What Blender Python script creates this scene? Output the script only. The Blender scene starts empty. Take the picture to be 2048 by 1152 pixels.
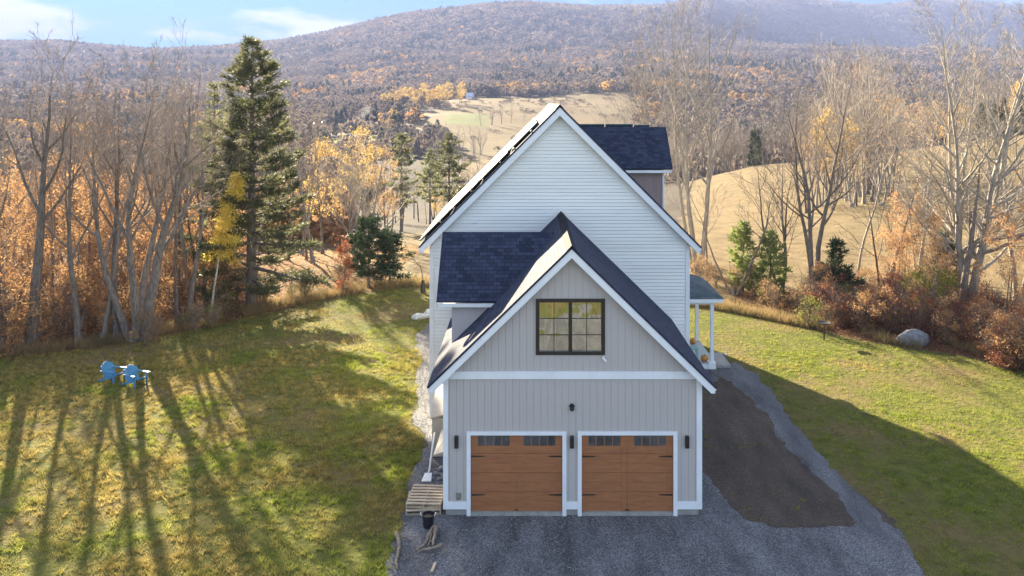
import bpy, math, random
import numpy as np
from mathutils import Vector, Matrix
R = math.radians
scene = bpy.context.scene
COL = scene.collection

# ------------------------------------------------------------ camera
HAZE = 2.5e-4
CAM_H = 11.8; F = 1600.0; VX = 1053.0; VY = 202.0
cd = bpy.data.cameras.new("camera"); cam = bpy.data.objects.new("camera", cd); COL.objects.link(cam)
cd.sensor_width = 36.0; cd.lens = 36.0 * F / 2048
cd.shift_x = (1024 - VX) / 2048; cd.shift_y = -(576 - VY) / 2048
cd.clip_start = 0.1; cd.clip_end = 30000
cam.location = (0, 0, CAM_H); cam.rotation_euler = (R(90), 0, 0)
scene.camera = cam

# ------------------------------------------------------------ light
SUN_AZ = R(28.0)      # to the left of straight ahead
SUN_EL = R(20.0)
sdir = Vector((-math.sin(SUN_AZ) * math.cos(SUN_EL), math.cos(SUN_AZ) * math.cos(SUN_EL), math.sin(SUN_EL)))
sl = bpy.data.lights.new("sun", 'SUN'); sl.energy = 5.0; sl.angle = R(0.6); sl.color = (1.0, 0.86, 0.62)
so = bpy.data.objects.new("sun", sl); COL.objects.link(so)
so.rotation_euler = sdir.to_track_quat('Z', 'Y').to_euler()
so.location = sdir * 200

w = bpy.data.worlds.new("World"); scene.world = w; w.use_nodes = True
nt = w.node_tree; nt.nodes.clear()
N = nt.nodes.new; Lk = nt.links.new
out = N('ShaderNodeOutputWorld'); bg = N('ShaderNodeBackground'); sky = N('ShaderNodeTexSky')
sky.sky_type = 'NISHITA'; sky.sun_disc = False; sky.sun_elevation = SUN_EL; sky.sun_rotation = -SUN_AZ
sky.altitude = 400; sky.air_density = 1.0; sky.dust_density = 0.3; sky.ozone_density = 1.6
tc = N('ShaderNodeTexCoord'); sep = N('ShaderNodeSeparateXYZ'); Lk(tc.outputs['Generated'], sep.inputs[0])
mp = N('ShaderNodeMapping'); mp.inputs['Scale'].default_value = (5.0, 5.0, 16.0); mp.inputs['Location'].default_value = (3.1, 0.4, 0.7)
Lk(tc.outputs['Generated'], mp.inputs[0])
nz = N('ShaderNodeTexNoise'); nz.inputs['Scale'].default_value = 1.0; nz.inputs['Detail'].default_value = 8; nz.inputs['Roughness'].default_value = 0.55
Lk(mp.outputs[0], nz.inputs['Vector'])
# clouds: more of them low above the hills and to the left
ma = N('ShaderNodeMapRange'); ma.inputs['From Min'].default_value = 0.0; ma.inputs['From Max'].default_value = 0.13
ma.inputs['To Min'].default_value = 0.20; ma.inputs['To Max'].default_value = -0.03; Lk(sep.outputs['Z'], ma.inputs['Value'])
ad = N('ShaderNodeMath'); ad.operation = 'ADD'; Lk(nz.outputs['Fac'], ad.inputs[0]); Lk(ma.outputs[0], ad.inputs[1])
cr = N('ShaderNodeMapRange'); cr.interpolation_type = 'SMOOTHSTEP'
cr.inputs['From Min'].default_value = 0.55; cr.inputs['From Max'].default_value = 0.68; Lk(ad.outputs[0], cr.inputs['Value'])
mx = N('ShaderNodeMix'); mx.data_type = 'RGBA'; Lk(cr.outputs[0], mx.inputs['Factor'])
mu = N('ShaderNodeMix'); mu.data_type = 'RGBA'; mu.blend_type = 'MULTIPLY'; mu.inputs['Factor'].default_value = 1.0
Lk(sky.outputs[0], mu.inputs['A']); mu.inputs['B'].default_value = (1.0, 1.0, 1.0, 1)
# the clear sky: deeper blue low down, brighter overhead
gr_ = N('ShaderNodeValToRGB'); Lk(sep.outputs['Z'], gr_.inputs[0]); ge_ = gr_.color_ramp.elements
ge_[0].position = 0.0; ge_[0].color = (.015,.11,.18,1); ge_[1].position = .45; ge_[1].color = (1.45,1.04,.80,1); e_ = ge_.new(.13); e_.color = (.018,.13,.215,1)
Lk(gr_.outputs[0], mu.inputs['B'])
Lk(mu.outputs['Result'], mx.inputs['A']); mx.inputs['B'].default_value = (3.0, 3.1, 3.3, 1)
Lk(mx.outputs['Result'], bg.inputs['Color']); bg.inputs['Strength'].default_value = 0.07
Lk(bg.outputs[0], out.inputs['Surface'])

scene.view_settings.view_transform = 'Standard'; scene.view_settings.look = 'None'
scene.view_settings.exposure = 3.3; scene.view_settings.gamma = 1.0
scene.cycles.max_bounces = 6; scene.cycles.diffuse_bounces = 3; scene.cycles.glossy_bounces = 3
scene.cycles.transmission_bounces = 4; scene.cycles.transparent_max_bounces = 8; scene.cycles.volume_bounces = 1

# ------------------------------------------------------------ helpers
def tag(o, label=None, cat=None, group=None, kind=None):
    if label: o['label'] = label
    if cat: o['category'] = cat
    if group: o['group'] = group
    if kind: o['kind'] = kind
    return o
def empty(name, loc, label=None, cat=None, group=None, rz=0.0):
    o = bpy.data.objects.new(name, None); COL.objects.link(o); o.location = loc; o.rotation_euler = (0, 0, rz)
    o.empty_display_size = 0.2
    return tag(o, label, cat, group)
def np_mesh(name, V, Fc, smooth=False, uv=None, col=None):
    """V (n,3); Fc (m,k) ints or list of such arrays"""
    if not isinstance(Fc, list): Fc = [Fc]
    me = bpy.data.meshes.new(name)
    V = np.asarray(V, dtype=np.float32)
    me.vertices.add(len(V)); me.vertices.foreach_set('co', V.ravel())
    li = np.concatenate([f.ravel() for f in Fc]).astype(np.int32)
    tot = np.concatenate([np.full(len(f), f.shape[1], dtype=np.int32) for f in Fc])
    st = np.concatenate([[0], np.cumsum(tot)[:-1]]).astype(np.int32)
    me.loops.add(len(li)); me.loops.foreach_set('vertex_index', li)
    me.polygons.add(len(tot)); me.polygons.foreach_set('loop_start', st); me.polygons.foreach_set('loop_total', tot)
    if smooth: me.polygons.foreach_set('use_smooth', np.ones(len(tot), dtype=bool))
    if col is not None:
        a = me.color_attributes.new('cover', 'FLOAT_COLOR', 'POINT'); a.data.foreach_set('color', np.asarray(col, dtype=np.float32).ravel())
    me.update(calc_edges=True); me.validate()
    return me
def link(name, me, m, parent=None):
    o = bpy.data.objects.new(name, me); COL.objects.link(o)
    if m is not None and not me.materials:
        me.materials.append(m)
    if parent is not None: o.parent = parent
    return o
class MB:
    """collects faces, builds one mesh"""
    def __init__(s): s.v = []; s.f = []; s.uv = []
    def poly(s, pts, uv=None):
        b = len(s.v); s.v += [tuple(p) for p in pts]; s.f.append(tuple(range(b, b + len(pts))))
        s.uv.append(uv if uv else [(p[0], p[2]) for p in pts]); return s
    def box(s, x0, x1, y0, y1, z0, z1):
        return s.hexa([(x0,y0,z0),(x1,y0,z0),(x1,y1,z0),(x0,y1,z0)], [(x0,y0,z1),(x1,y0,z1),(x1,y1,z1),(x0,y1,z1)])
    def hexa(s, a, b):
        n = len(a); k = len(s.v); s.v += [tuple(p) for p in a] + [tuple(p) for p in b]
        s.f.append(tuple(k + i for i in range(n - 1, -1, -1))); s.uv.append(None)
        s.f.append(tuple(k + n + i for i in range(n))); s.uv.append(None)
        for i in range(n):
            j = (i + 1) % n; s.f.append((k + i, k + j, k + n + j, k + n + i)); s.uv.append(None)
        return s
    def prism_y(s, xz, y0, y1):
        """polygon in the xz plane, extruded along y"""
        return s.hexa([(x, y0, z) for x, z in xz], [(x, y1, z) for x, z in xz])
    def prism_x(s, yz, x0, x1):
        return s.hexa([(x0, y, z) for y, z in yz], [(x1, y, z) for y, z in yz])
    def cyl(s, p0, p1, r0, r1=None, n=12):
        r1 = r0 if r1 is None else r1
        p0 = Vector(p0); p1 = Vector(p1); d = (p1 - p0).normalized()
        a = d.orthogonal().normalized(); b = d.cross(a)
        A = [p0 + (a * math.cos(t) + b * math.sin(t)) * r0 for t in [2 * math.pi * i / n for i in range(n)]]
        B = [p1 + (a * math.cos(t) + b * math.sin(t)) * r1 for t in [2 * math.pi * i / n for i in range(n)]]
        return s.hexa(A, B)
    def tube(s, pts, rs, n=8):
        pts = [Vector(p) for p in pts]; rings = []; k = len(s.v)
        a = None
        for i, p in enumerate(pts):
            d = (pts[min(i + 1, len(pts) - 1)] - pts[max(i - 1, 0)]).normalized()
            if a is None: a = d.orthogonal().normalized()
            a = (a - d * a.dot(d)).normalized(); b = d.cross(a)
            s.v += [tuple(p + (a * math.cos(t) + b * math.sin(t)) * rs[i]) for t in [2 * math.pi * q / n for q in range(n)]]
        for i in range(len(pts) - 1):
            for q in range(n):
                r = (q + 1) % n; s.f.append((k + i*n + q, k + i*n + r, k + (i+1)*n + r, k + (i+1)*n + q)); s.uv.append(None)
        s.f.append(tuple(k + q for q in range(n - 1, -1, -1))); s.uv.append(None)
        s.f.append(tuple(k + (len(pts) - 1) * n + q for q in range(n))); s.uv.append(None)
        return s
    def lathe(s, c, prof, n=20):
        k = len(s.v); c = Vector(c)
        for r, z in prof: s.v += [(c.x + r * math.cos(2*math.pi*q/n), c.y + r * math.sin(2*math.pi*q/n), c.z + z) for q in range(n)]
        for i in range(len(prof) - 1):
            for q in range(n):
                r = (q + 1) % n; s.f.append((k + i*n + q, k + i*n + r, k + (i+1)*n + r, k + (i+1)*n + q)); s.uv.append(None)
        return s
    def build(s, name, m, parent=None, bevel=0.0, smooth=False):
        me = bpy.data.meshes.new(name); me.from_pydata(s.v, [], s.f)
        if any(u is not None for u in s.uv):
            ul = me.uv_layers.new(name='UVMap'); i = 0
            for f, u in zip(s.f, s.uv):
                for q in range(len(f)):
                    if u is not None: ul.data[i].uv = u[q]
                    i += 1
        me.update()
        o = link(name, me, m, parent)
        if smooth:
            for p in me.polygons: p.use_smooth = True
        if bevel:
            b = o.modifiers.new('bevel', 'BEVEL'); b.width = bevel; b.segments = 2; b.limit_method = 'ANGLE'
        if parent is not None and parent.type == 'EMPTY': o.location = -Vector(parent.location)
        elif parent is not None: o.location = (0, 0, 0)
        return o

# ------------------------------------------------------------ materials
def new_mat(name):
    m = bpy.data.materials.new(name); m.use_nodes = True; t = m.node_tree
    for n in list(t.nodes): t.nodes.remove(n)
    return m, t
def mat(name, c1, c2=None, scale=3.0, rough=0.7, bump=0.0, bscale=None, spec=0.4, detail=5, lo=0.35, hi=0.65, coord='Object',
        transl=0.0, metal=0.0, sc3=(1,1,1), tint=0.0, third=None, tscale=0.4):
    m, t = new_mat(name); n = t.nodes.new; l = t.links.new
    o = n('ShaderNodeOutputMaterial'); b = n('ShaderNodeBsdfPrincipled')
    b.inputs['Roughness'].default_value = rough; b.inputs['Specular IOR Level'].default_value = spec; b.inputs['Metallic'].default_value = metal
    tcx = n('ShaderNodeTexCoord'); mpp = n('ShaderNodeMapping'); mpp.inputs['Scale'].default_value = sc3
    if coord == 'World':
        g = n('ShaderNodeNewGeometry'); l(g.outputs['Position'], mpp.inputs[0])
    else: l(tcx.outputs[coord], mpp.inputs[0])
    colr = None
    if c2 is not None:
        z = n('ShaderNodeTexNoise'); z.inputs['Scale'].default_value = scale; z.inputs['Detail'].default_value = detail
        l(mpp.outputs[0], z.inputs['Vector'])
        mr = n('ShaderNodeMapRange'); mr.inputs['From Min'].default_value = lo; mr.inputs['From Max'].default_value = hi; l(z.outputs['Fac'], mr.inputs['Value'])
        mxx = n('ShaderNodeMix'); mxx.data_type = 'RGBA'; l(mr.outputs[0], mxx.inputs['Factor'])
        mxx.inputs['A'].default_value = (*c1, 1); mxx.inputs['B'].default_value = (*c2, 1); colr = mxx.outputs['Result']
        if third:
            z3 = n('ShaderNodeTexNoise'); z3.inputs['Scale'].default_value = tscale; z3.inputs['Detail'].default_value = 3; l(mpp.outputs[0], z3.inputs['Vector'])
            r3 = n('ShaderNodeMapRange'); r3.inputs['From Min'].default_value = 0.45; r3.inputs['From Max'].default_value = 0.62; l(z3.outputs['Fac'], r3.inputs['Value'])
            m3 = n('ShaderNodeMix'); m3.data_type = 'RGBA'; l(r3.outputs[0], m3.inputs['Factor']); l(colr, m3.inputs['A']); m3.inputs['B'].default_value = (*third, 1)
            colr = m3.outputs['Result']
        if tint:
            oi = n('ShaderNodeObjectInfo'); hs = n('ShaderNodeHueSaturation')
            mm = n('ShaderNodeMapRange'); mm.inputs['To Min'].default_value = 1 - tint; mm.inputs['To Max'].default_value = 1 + tint
            l(oi.outputs['Random'], mm.inputs['Value']); l(mm.outputs[0], hs.inputs['Value']); l(colr, hs.inputs['Color']); colr = hs.outputs['Color']
        l(colr, b.inputs['Base Color'])
    else: b.inputs['Base Color'].default_value = (*c1, 1)
    if bump:
        zb = n('ShaderNodeTexNoise'); zb.inputs['Scale'].default_value = bscale or scale * 6; zb.inputs['Detail'].default_value = 6
        l(mpp.outputs[0], zb.inputs['Vector'])
        bu = n('ShaderNodeBump'); bu.inputs['Strength'].default_value = min(1, bump); bu.inputs['Distance'].default_value = 0.05; l(zb.outputs['Fac'], bu.inputs['Height'])
        l(bu.outputs[0], b.inputs['Normal'])
    if transl:
        tr = n('ShaderNodeBsdfTranslucent'); ms = n('ShaderNodeMixShader'); ms.inputs[0].default_value = transl
        if colr is not None: l(colr, tr.inputs['Color'])
        else: tr.inputs['Color'].default_value = (*c1, 1)
        l(b.outputs[0], ms.inputs[1]); l(tr.outputs[0], ms.inputs[2]); l(ms.outputs[0], o.inputs['Surface'])
    else: l(b.outputs[0], o.inputs['Surface'])
    return m

M = {}
M['white'] = mat('white_trim_paint', (.80,.81,.83), (.74,.75,.77), 2, .5, bump=.05, bscale=30)
M['lap'] = mat('white_lap_siding', (.84,.835,.80), (.76,.76,.73), .8, .55, bump=.06, bscale=40, sc3=(.4,.4,3))
M['concrete'] = mat('concrete', (.36,.35,.32), (.27,.26,.24), 4, .9, bump=.3)
M['black'] = mat('black_metal', (.015,.014,.013), (.03,.028,.025), 8, .45)
M['frame'] = mat('dark_window_frame', (.022,.018,.012), (.03,.025,.018), 8, .4)
M['soffit'] = mat('tan_soffit', (.55,.50,.42), (.5,.45,.38), 3, .7)
M['mauve'] = mat('brown_gable_siding', (.33,.245,.24), (.26,.19,.185), 4, .8, sc3=(8,8,.3))
M['interior'] = mat('dim_interior', (.30,.27,.22), (.22,.2,.17), 2, .9)
M['curtain'] = mat('pale_curtain', (.80,.76,.62), (.5,.46,.36), 3, .9, transl=.3, sc3=(6,1,.6))
M['blue'] = mat('sky_blue_plastic', (.075,.25,.42), (.06,.20,.36), 4, .6, spec=.2)
M['pallet'] = mat('weathered_pallet_wood', (.52,.42,.30), (.38,.30,.21), 6, .8, bump=.2, sc3=(1,6,1))
M['bucket'] = mat('black_plastic', (.012,.012,.016), (.02,.02,.024), 5, .35)
M['stick'] = mat('barkless_branch_wood', (.34,.28,.20), (.16,.12,.09), 9, .85, bump=.5)
M['pumpkin'] = mat('pumpkin_orange', (.55,.24,.03), (.45,.16,.02), 8, .5)
M['stem'] = mat('pumpkin_stem', (.13,.12,.05), (.08,.07,.03), 9, .8)
M['deck'] = mat('porch_floor', (.42,.47,.46), (.34,.40,.39), 4, .6, sc3=(1,8,1))
M['cream'] = mat('cream_side_siding', (.44,.40,.33), (.38,.34,.28), 2, .7)
M['pvc'] = mat('white_pvc', (.78,.78,.76), (.72,.72,.7), 3, .4)
M['rock'] = mat('grey_fieldstone', (.25,.25,.26), (.14,.14,.15), 4, .9, bump=.8)
M['chalk'] = mat('pale_boulder', (.62,.63,.62), (.45,.46,.45), 5, .9, bump=.6)
M['teal'] = mat('teal_paint', (.16,.42,.40), (.13,.36,.35), 5, .5)

def siding_mat():
    m, t = new_mat('grey_vertical_siding'); n = t.nodes.new; l = t.links.new
    o = n('ShaderNodeOutputMaterial'); b = n('ShaderNodeBsdfPrincipled'); b.inputs['Roughness'].default_value = .7
    g = n('ShaderNodeNewGeometry'); s = n('ShaderNodeSeparateXYZ'); l(g.outputs['Position'], s.inputs[0])
    a = n('ShaderNodeMath'); a.operation = 'MULTIPLY'; a.inputs[1].default_value = 1 / .2; l(s.outputs['X'], a.inputs[0])
    f = n('ShaderNodeMath'); f.operation = 'FRACT'; l(a.outputs[0], f.inputs[0])
    gr = n('ShaderNodeMapRange'); gr.inputs['From Min'].default_value = .0; gr.inputs['From Max'].default_value = .07; l(f.outputs[0], gr.inputs['Value'])
    z = n('ShaderNodeTexNoise'); z.inputs['Scale'].default_value = 5; z.inputs['Detail'].default_value = 6
    mpp = n('ShaderNodeMapping'); mpp.inputs['Scale'].default_value = (9, 9, .5); l(g.outputs['Position'], mpp.inputs[0]); l(mpp.outputs[0], z.inputs['Vector'])
    c = n('ShaderNodeMix'); c.data_type = 'RGBA'; l(z.outputs['Fac'], c.inputs['Factor']); c.inputs['A'].default_value = (.43,.39,.37,1); c.inputs['B'].default_value = (.51,.465,.44,1)
    c2 = n('ShaderNodeMix'); c2.data_type = 'RGBA'; l(gr.outputs[0], c2.inputs['Factor']); c2.inputs['A'].default_value = (.35,.32,.305,1); l(c.outputs['Result'], c2.inputs['B'])
    l(c2.outputs['Result'], b.inputs['Base Color'])
    bu = n('ShaderNodeBump'); bu.inputs['Distance'].default_value = .012; bu.inputs['Strength'].default_value = .8; l(gr.outputs[0], bu.inputs['Height']); l(bu.outputs[0], b.inputs['Normal'])
    l(b.outputs[0], o.inputs['Surface']); return m
M['siding'] = siding_mat()

def shingle_mat(name, ca, cb, cc):
    m, t = new_mat(name); n = t.nodes.new; l = t.links.new
    o = n('ShaderNodeOutputMaterial'); b = n('ShaderNodeBsdfPrincipled'); b.inputs['Roughness'].default_value = .8; b.inputs['Specular IOR Level'].default_value = .13
    uv = n('ShaderNodeUVMap'); br = n('ShaderNodeTexBrick'); l(uv.outputs[0], br.inputs['Vector'])
    br.inputs['Scale'].default_value = 1; br.inputs['Brick Width'].default_value = .24; br.inputs['Row Height'].default_value = .14
    br.inputs['Mortar Size'].default_value = .006; br.inputs['Color1'].default_value = (*ca, 1); br.inputs['Color2'].default_value = (*cb, 1); br.inputs['Mortar'].default_value = (*cc, 1)
    br.inputs['Bias'].default_value = -.1; br.offset_frequency = 2; br.offset = .37
    z = n('ShaderNodeTexNoise'); z.inputs['Scale'].default_value = 9; z.inputs['Detail'].default_value = 8; z.inputs['Roughness'].default_value = .8; l(uv.outputs[0], z.inputs['Vector'])
    mr = n('ShaderNodeMapRange'); mr.inputs['To Min'].default_value = .35; mr.inputs['To Max'].default_value = 1.7; l(z.outputs['Fac'], mr.inputs['Value'])
    mm = n('ShaderNodeMix'); mm.data_type = 'RGBA'; mm.blend_type = 'MULTIPLY'; mm.inputs['Factor'].default_value = 1; l(br.outputs['Color'], mm.inputs['A']); l(mr.outputs[0], mm.inputs['B'])
    l(mm.outputs['Result'], b.inputs['Base Color'])
    bu = n('ShaderNodeBump'); bu.inputs['Distance'].default_value = .012; l(br.outputs['Fac'], bu.inputs['Height']); bu.invert = True; bu.inputs['Strength'].default_value = .8
    z2 = n('ShaderNodeTexNoise'); z2.inputs['Scale'].default_value = 60; z2.inputs['Detail'].default_value = 4; l(uv.outputs[0], z2.inputs['Vector'])
    bu2 = n('ShaderNodeBump'); bu2.inputs['Distance'].default_value = .01; bu2.inputs['Strength'].default_value = .7; l(z2.outputs['Fac'], bu2.inputs['Height']); l(bu.outputs[0], bu2.inputs['Normal'])
    l(bu2.outputs[0], b.inputs['Normal'])
    l(b.outputs[0], o.inputs['Surface']); return m
M['shingle'] = shingle_mat('dark_slate_shingles', (.042,.052,.088), (.018,.023,.042), (.006,.008,.014))

def door_mat():
    m, t = new_mat('cedar_brown_door'); n = t.nodes.new; l = t.links.new
    o = n('ShaderNodeOutputMaterial'); b = n('ShaderNodeBsdfPrincipled'); b.inputs['Roughness'].default_value = .5
    g = n('ShaderNodeNewGeometry'); mpp = n('ShaderNodeMapping'); mpp.inputs['Scale'].default_value = (.7, 1, 6); l(g.outputs['Position'], mpp.inputs[0])
    z = n('ShaderNodeTexNoise'); z.inputs['Scale'].default_value = 3; z.inputs['Detail'].default_value = 8; z.inputs['Distortion'].default_value = .8; l(mpp.outputs[0], z.inputs['Vector'])
    c = n('ShaderNodeMix'); c.data_type = 'RGBA'; l(z.outputs['Fac'], c.inputs['Factor']); c.inputs['A'].default_value = (.47,.19,.07,1); c.inputs['B'].default_value = (.19,.07,.032,1)
    l(c.outputs['Result'], b.inputs['Base Color'])
    bu = n('ShaderNodeBump'); bu.inputs['Distance'].default_value = .004; bu.inputs['Strength'].default_value = .5; l(z.outputs['Fac'], bu.inputs['Height']); l(bu.outputs[0], b.inputs['Normal'])
    l(b.outputs[0], o.inputs['Surface']); return m
M['door'] = door_mat()

def glass_mat(name, tint=(.9,.92,.85), f=.45):
    m, t = new_mat(name); n = t.nodes.new; l = t.links.new
    o = n('ShaderNodeOutputMaterial'); a = n('ShaderNodeBsdfTransparent'); a.inputs[0].default_value = (*tint, 1)
    g = n('ShaderNodeBsdfGlossy'); g.inputs['Roughness'].default_value = .02; g.inputs['Color'].default_value = (.95,.95,.9,1)
    nz_ = n('ShaderNodeTexNoise'); nz_.inputs['Scale'].default_value = 1.2; ge = n('ShaderNodeNewGeometry'); l(ge.outputs['Position'], nz_.inputs['Vector'])
    bu = n('ShaderNodeBump'); bu.inputs['Strength'].default_value = .5; bu.inputs['Distance'].default_value = .06; l(nz_.outputs['Fac'], bu.inputs['Height']); l(bu.outputs[0], g.inputs['Normal'])
    fr = n('ShaderNodeFresnel'); fr.inputs[0].default_value = 1.5
    mr = n('ShaderNodeMapRange'); mr.inputs['To Min'].default_value = f; mr.inputs['To Max'].default_value = 1; l(fr.outputs[0], mr.inputs['Value'])
    mi = n('ShaderNodeMixShader'); l(mr.outputs[0], mi.inputs[0]); l(a.outputs[0], mi.inputs[1]); l(g.outputs[0], mi.inputs[2]); l(mi.outputs[0], o.inputs['Surface']); return m
M['glass'] = glass_mat('window_glass', f=.28)
M['panelglass'] = mat('solar_panel_glass', (.10,.14,.16), (.07,.10,.12), 3, .5, spec=.15)
M['alu'] = mat('aluminium_rail', (.26,.23,.18), (.2,.18,.15), 5, .7)

# ------------------------------------------------------------ terrain
rng = np.random.default_rng(7)
def vnoise(x, y, s, seed=0):
    """smooth value noise, numpy"""
    x = np.asarray(x, float) / s + seed * 17.3; y = np.asarray(y, float) / s + seed * 9.1
    xi = np.floor(x).astype(np.int64); yi = np.floor(y).astype(np.int64); fx = x - xi; fy = y - yi
    fx = fx*fx*(3-2*fx); fy = fy*fy*(3-2*fy)
    def h(a, b):
        n = (a * 374761393 + b * 668265263 + seed * 1442695) & 0xffffffff
        n = ((n ^ (n >> 13)) * 1274126177) & 0xffffffff
        return ((n ^ (n >> 16)) & 0xffff) / 65535.0
    return (h(xi,yi)*(1-fx)+h(xi+1,yi)*fx)*(1-fy)+(h(xi,yi+1)*(1-fx)+h(xi+1,yi+1)*fx)*fy
def fbm(x, y, s, seed=0, o=4):
    r = 0; a = .5; t = 0
    for i in range(o): r = r + a * vnoise(x, y, s / 2**i, seed + i); t += a; a *= .5
    return r / t
SKX = [-700,-200,0,120,180,300,430,560,640,700,760,830,900,980,1050,1100,1200,1300,1410]
SKY = [60,75,82,80,87,98,92,80,67,51,36,22,15,5,3,7,14,14,16]
SK2X = [1380,1410,1440,1500,1560,1620,1700,1750,1800,1860,1900,1980,2048,2300,2800]
SK2Y = [22,16,8,1,-3,3,9,12,8,1,4,6,15,25,40]
def zrow(Y, xs, ys): return Y, np.array(xs, float), CAM_H - (np.array(ys, float) - VY) * Y / F
NX = [-600,400,850,1200,1500,1750,2048,2600]
ROWS = [(50, np.array(NX,float), np.zeros(8)),
        (80, np.array(NX,float), np.array([-1.5,-2,-2.2,-1.8,-1,-.5,0,.5])),
        (120, np.array(NX,float), np.array([-5,-6,-6.5,-6,-3,-1,1.2,2.5])),
        (200, np.array(NX,float), np.array([-10,-12,-15,-14,-4.5,-1.5,3.5,6])),
        (270, np.array(NX,float), np.array([-13,-16,-19,-18,-13,-8,-3,0])),
        (400, np.array(NX,float), np.array([-16,-17,-19,-17,-18,-16,-12,-10])),
        zrow(550, [-600,600,720,900,1200,1500,2600], [280,283,280,258,258,275,270]),
        zrow(800, [-600,400,700,850,1000,1250,1500,2048,2600], [230,235,222,205,195,186,212,225,230]),
        zrow(1100, [-600,400,700,1000,1300,1500,2600], [195,200,190,175,165,175,180]),
        zrow(1600, [0,500,800,1000,1250,1500,2048], [165,168,145,135,125,130,135]),
        zrow(2200, [0,500,700,900,1100,1300,1420,1550,1750,2048], [118,122,100,88,83,88,92,97,103,105]),
        zrow(3000, SKX + [1440,1500,1700,2048,2800], SKY + [30,60,100,110,110]),
        zrow(4500, [-700,0,430,760,1050,1300] + SK2X, [100,110,115,70,40,40] + SK2Y),
        zrow(6500, [-700, 2800], [190, 190])]
LY = np.log(np.array([r[0] for r in ROWS]))
def hf(X, Y):
    X = np.asarray(X, float); Y = np.asarray(Y, float); sh = np.broadcast(X, Y).shape
    X = np.broadcast_to(X, sh).ravel(); Y = np.broadcast_to(Y, sh).ravel()
    Yc = np.maximum(Y, 50.0); px = VX + F * X / Yc
    Z = np.stack([np.interp(px, r[1], r[2]) for r in ROWS])     # rows x n
    ly = np.clip(np.log(Yc), LY[0], LY[-1] - 1e-6)
    i = np.clip(np.searchsorted(LY, ly, side='right') - 1, 0, len(LY) - 2)
    t = (ly - LY[i]) / (LY[i+1] - LY[i]); n = np.arange(len(px))
    z0 = Z[np.maximum(i-1, 0), n]; z1 = Z[i, n]; z2 = Z[i+1, n]; z3 = Z[np.minimum(i+2, len(LY)-1), n]
    m1 = (z2 - z0) * .5; m2 = (z3 - z1) * .5
    m1 = np.where(i == 0, 0, m1); m1 = np.clip(m1, -abs(z2-z1)*2-abs(z1-z0), abs(z2-z1)*2+abs(z1-z0))
    z = (2*t**3-3*t**2+1)*z1 + (t**3-2*t**2+t)*m1 + (-2*t**3+3*t**2)*z2 + (t**3-t**2)*m2
    # gentle unevenness away from the house, rolling relief far off
    away = np.clip((np.hypot(np.maximum(np.abs(X-1.5)-9, 0), np.maximum(np.abs(Y-30)-16, 0))) / 12, 0, 1)
    z = z + away * (fbm(X, Y, 9, 3) - .5) * .5 * np.clip(60/np.maximum(Y, 40), .4, 1)
    far = np.clip((Y - 250) / 500, 0, 1)
    z = z - (7.0 + 4*sm(3300, 4300, Y)) * (Y/F) * sm(2000, 3000, Y) + far * (fbm(X, Y, 160, 5) - .5) * 14 * np.clip(1.0 - (Y-2100)/900, .12, 1)
    return z.reshape(sh)
def hz(x, y): return float(hf(np.array([x]), np.array([y]))[0])
def atpx(px, Y): return (px - VX) * Y / F
def sm(a, b, x): t = np.clip((x - a) / (b - a), 0, 1); return t*t*(3-2*t)
# outline of the mown lawn (world metres)
LAWN_L = [(-60,18),(-45,30),(-32,33.5),(-23.6,36.5),(-20.5,38.3),(-18.8,39.8),(-17.2,42),(-14.6,45),(-12.5,46.8),(-10.7,48.7),(-8,50.5),(-5.5,50.8),(0,50.5),(6,47.5),(10.5,45.2),(15,41.0),(18.3,38),(22,35.4),(30,31),(60,24)]
def lawn_far(X): return np.interp(X, [p[0] for p in LAWN_L], [p[1] for p in LAWN_L])
def cover(X, Y):
    """lawn, hay field, leaf litter, meadow green"""
    px = VX + F * X / np.maximum(Y, 5)
    nn = (fbm(X, Y, 6, 11) - .5)
    lf = lawn_far(X); lawn = 1 - sm(-.35, .35, Y - lf + nn * 1.6)
    left = (1 - sm(560, 640, px + nn*60))                               # woods floor on the left
    litter = (1 - lawn) * left * (1 - sm(85, 110, Y))
    rl = (1 - lawn) * sm(1440, 1500, px) * (1 - sm(lf + 5.5, lf + 9, Y + nn*5))     # belt on the right
    litter = np.clip(litter + rl, 0, 1)
    field = (1 - lawn) * (1 - litter) * (1 - sm(86, 96, Y + nn*14)) * sm(560, 620, px)
    fr = (1 - lawn) * (1 - litter) * sm(1345, 1400, px + nn*80) * (1 - sm(196, 206, Y + nn*26 + (px-1700)*.01))
    n2 = fbm(X, Y, 70, 21) - .5
    mead = sm(860, 905, px + n2*160) * (1 - sm(1255, 1300, px + n2*120)) * sm(290, 330, Y + n2*120) * (1 - sm(800, 830, Y + n2*90 - (px-1000)*.12))
    field = np.clip(field + fr + mead, 0, 1)
    g = sm(610, 640, px) * (1 - sm(745, 770, px)) * sm(455, 470, Y) * (1 - sm(540, 560, Y)) + .8 * sm(880,900,px)*(1-sm(960,985,px))*sm(560,580,Y+n2*60)*(1-sm(620,640,Y+n2*60))
    p2 = sm(640, 690, px + n2*200) * (1 - sm(850, 890, px)) * sm(540, 570, Y + n2*160) * (1 - sm(660, 700, Y + n2*160)); field = np.clip(field + p2*(fbm(X, Y, 40, 66) > .52), 0, 1)
    return lawn, field, litter, np.clip(g, 0, 1)
def strip_y():
    a = np.concatenate([np.arange(-90, 12, 3.0), np.arange(12, 62, .35)])
    y = 62.0; o = []
    while y < 6400: o.append(y); y *= 1.0115
    return np.concatenate([a, o, [6450]])
ys = strip_y(); us = np.linspace(-1, 1, 601)
UU, YY = np.meshgrid(us, ys); XX = UU * (np.maximum(YY, 0) * 1.05 + 62)
ZZ = hf(XX, YY)
cv = cover(XX, YY)
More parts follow.
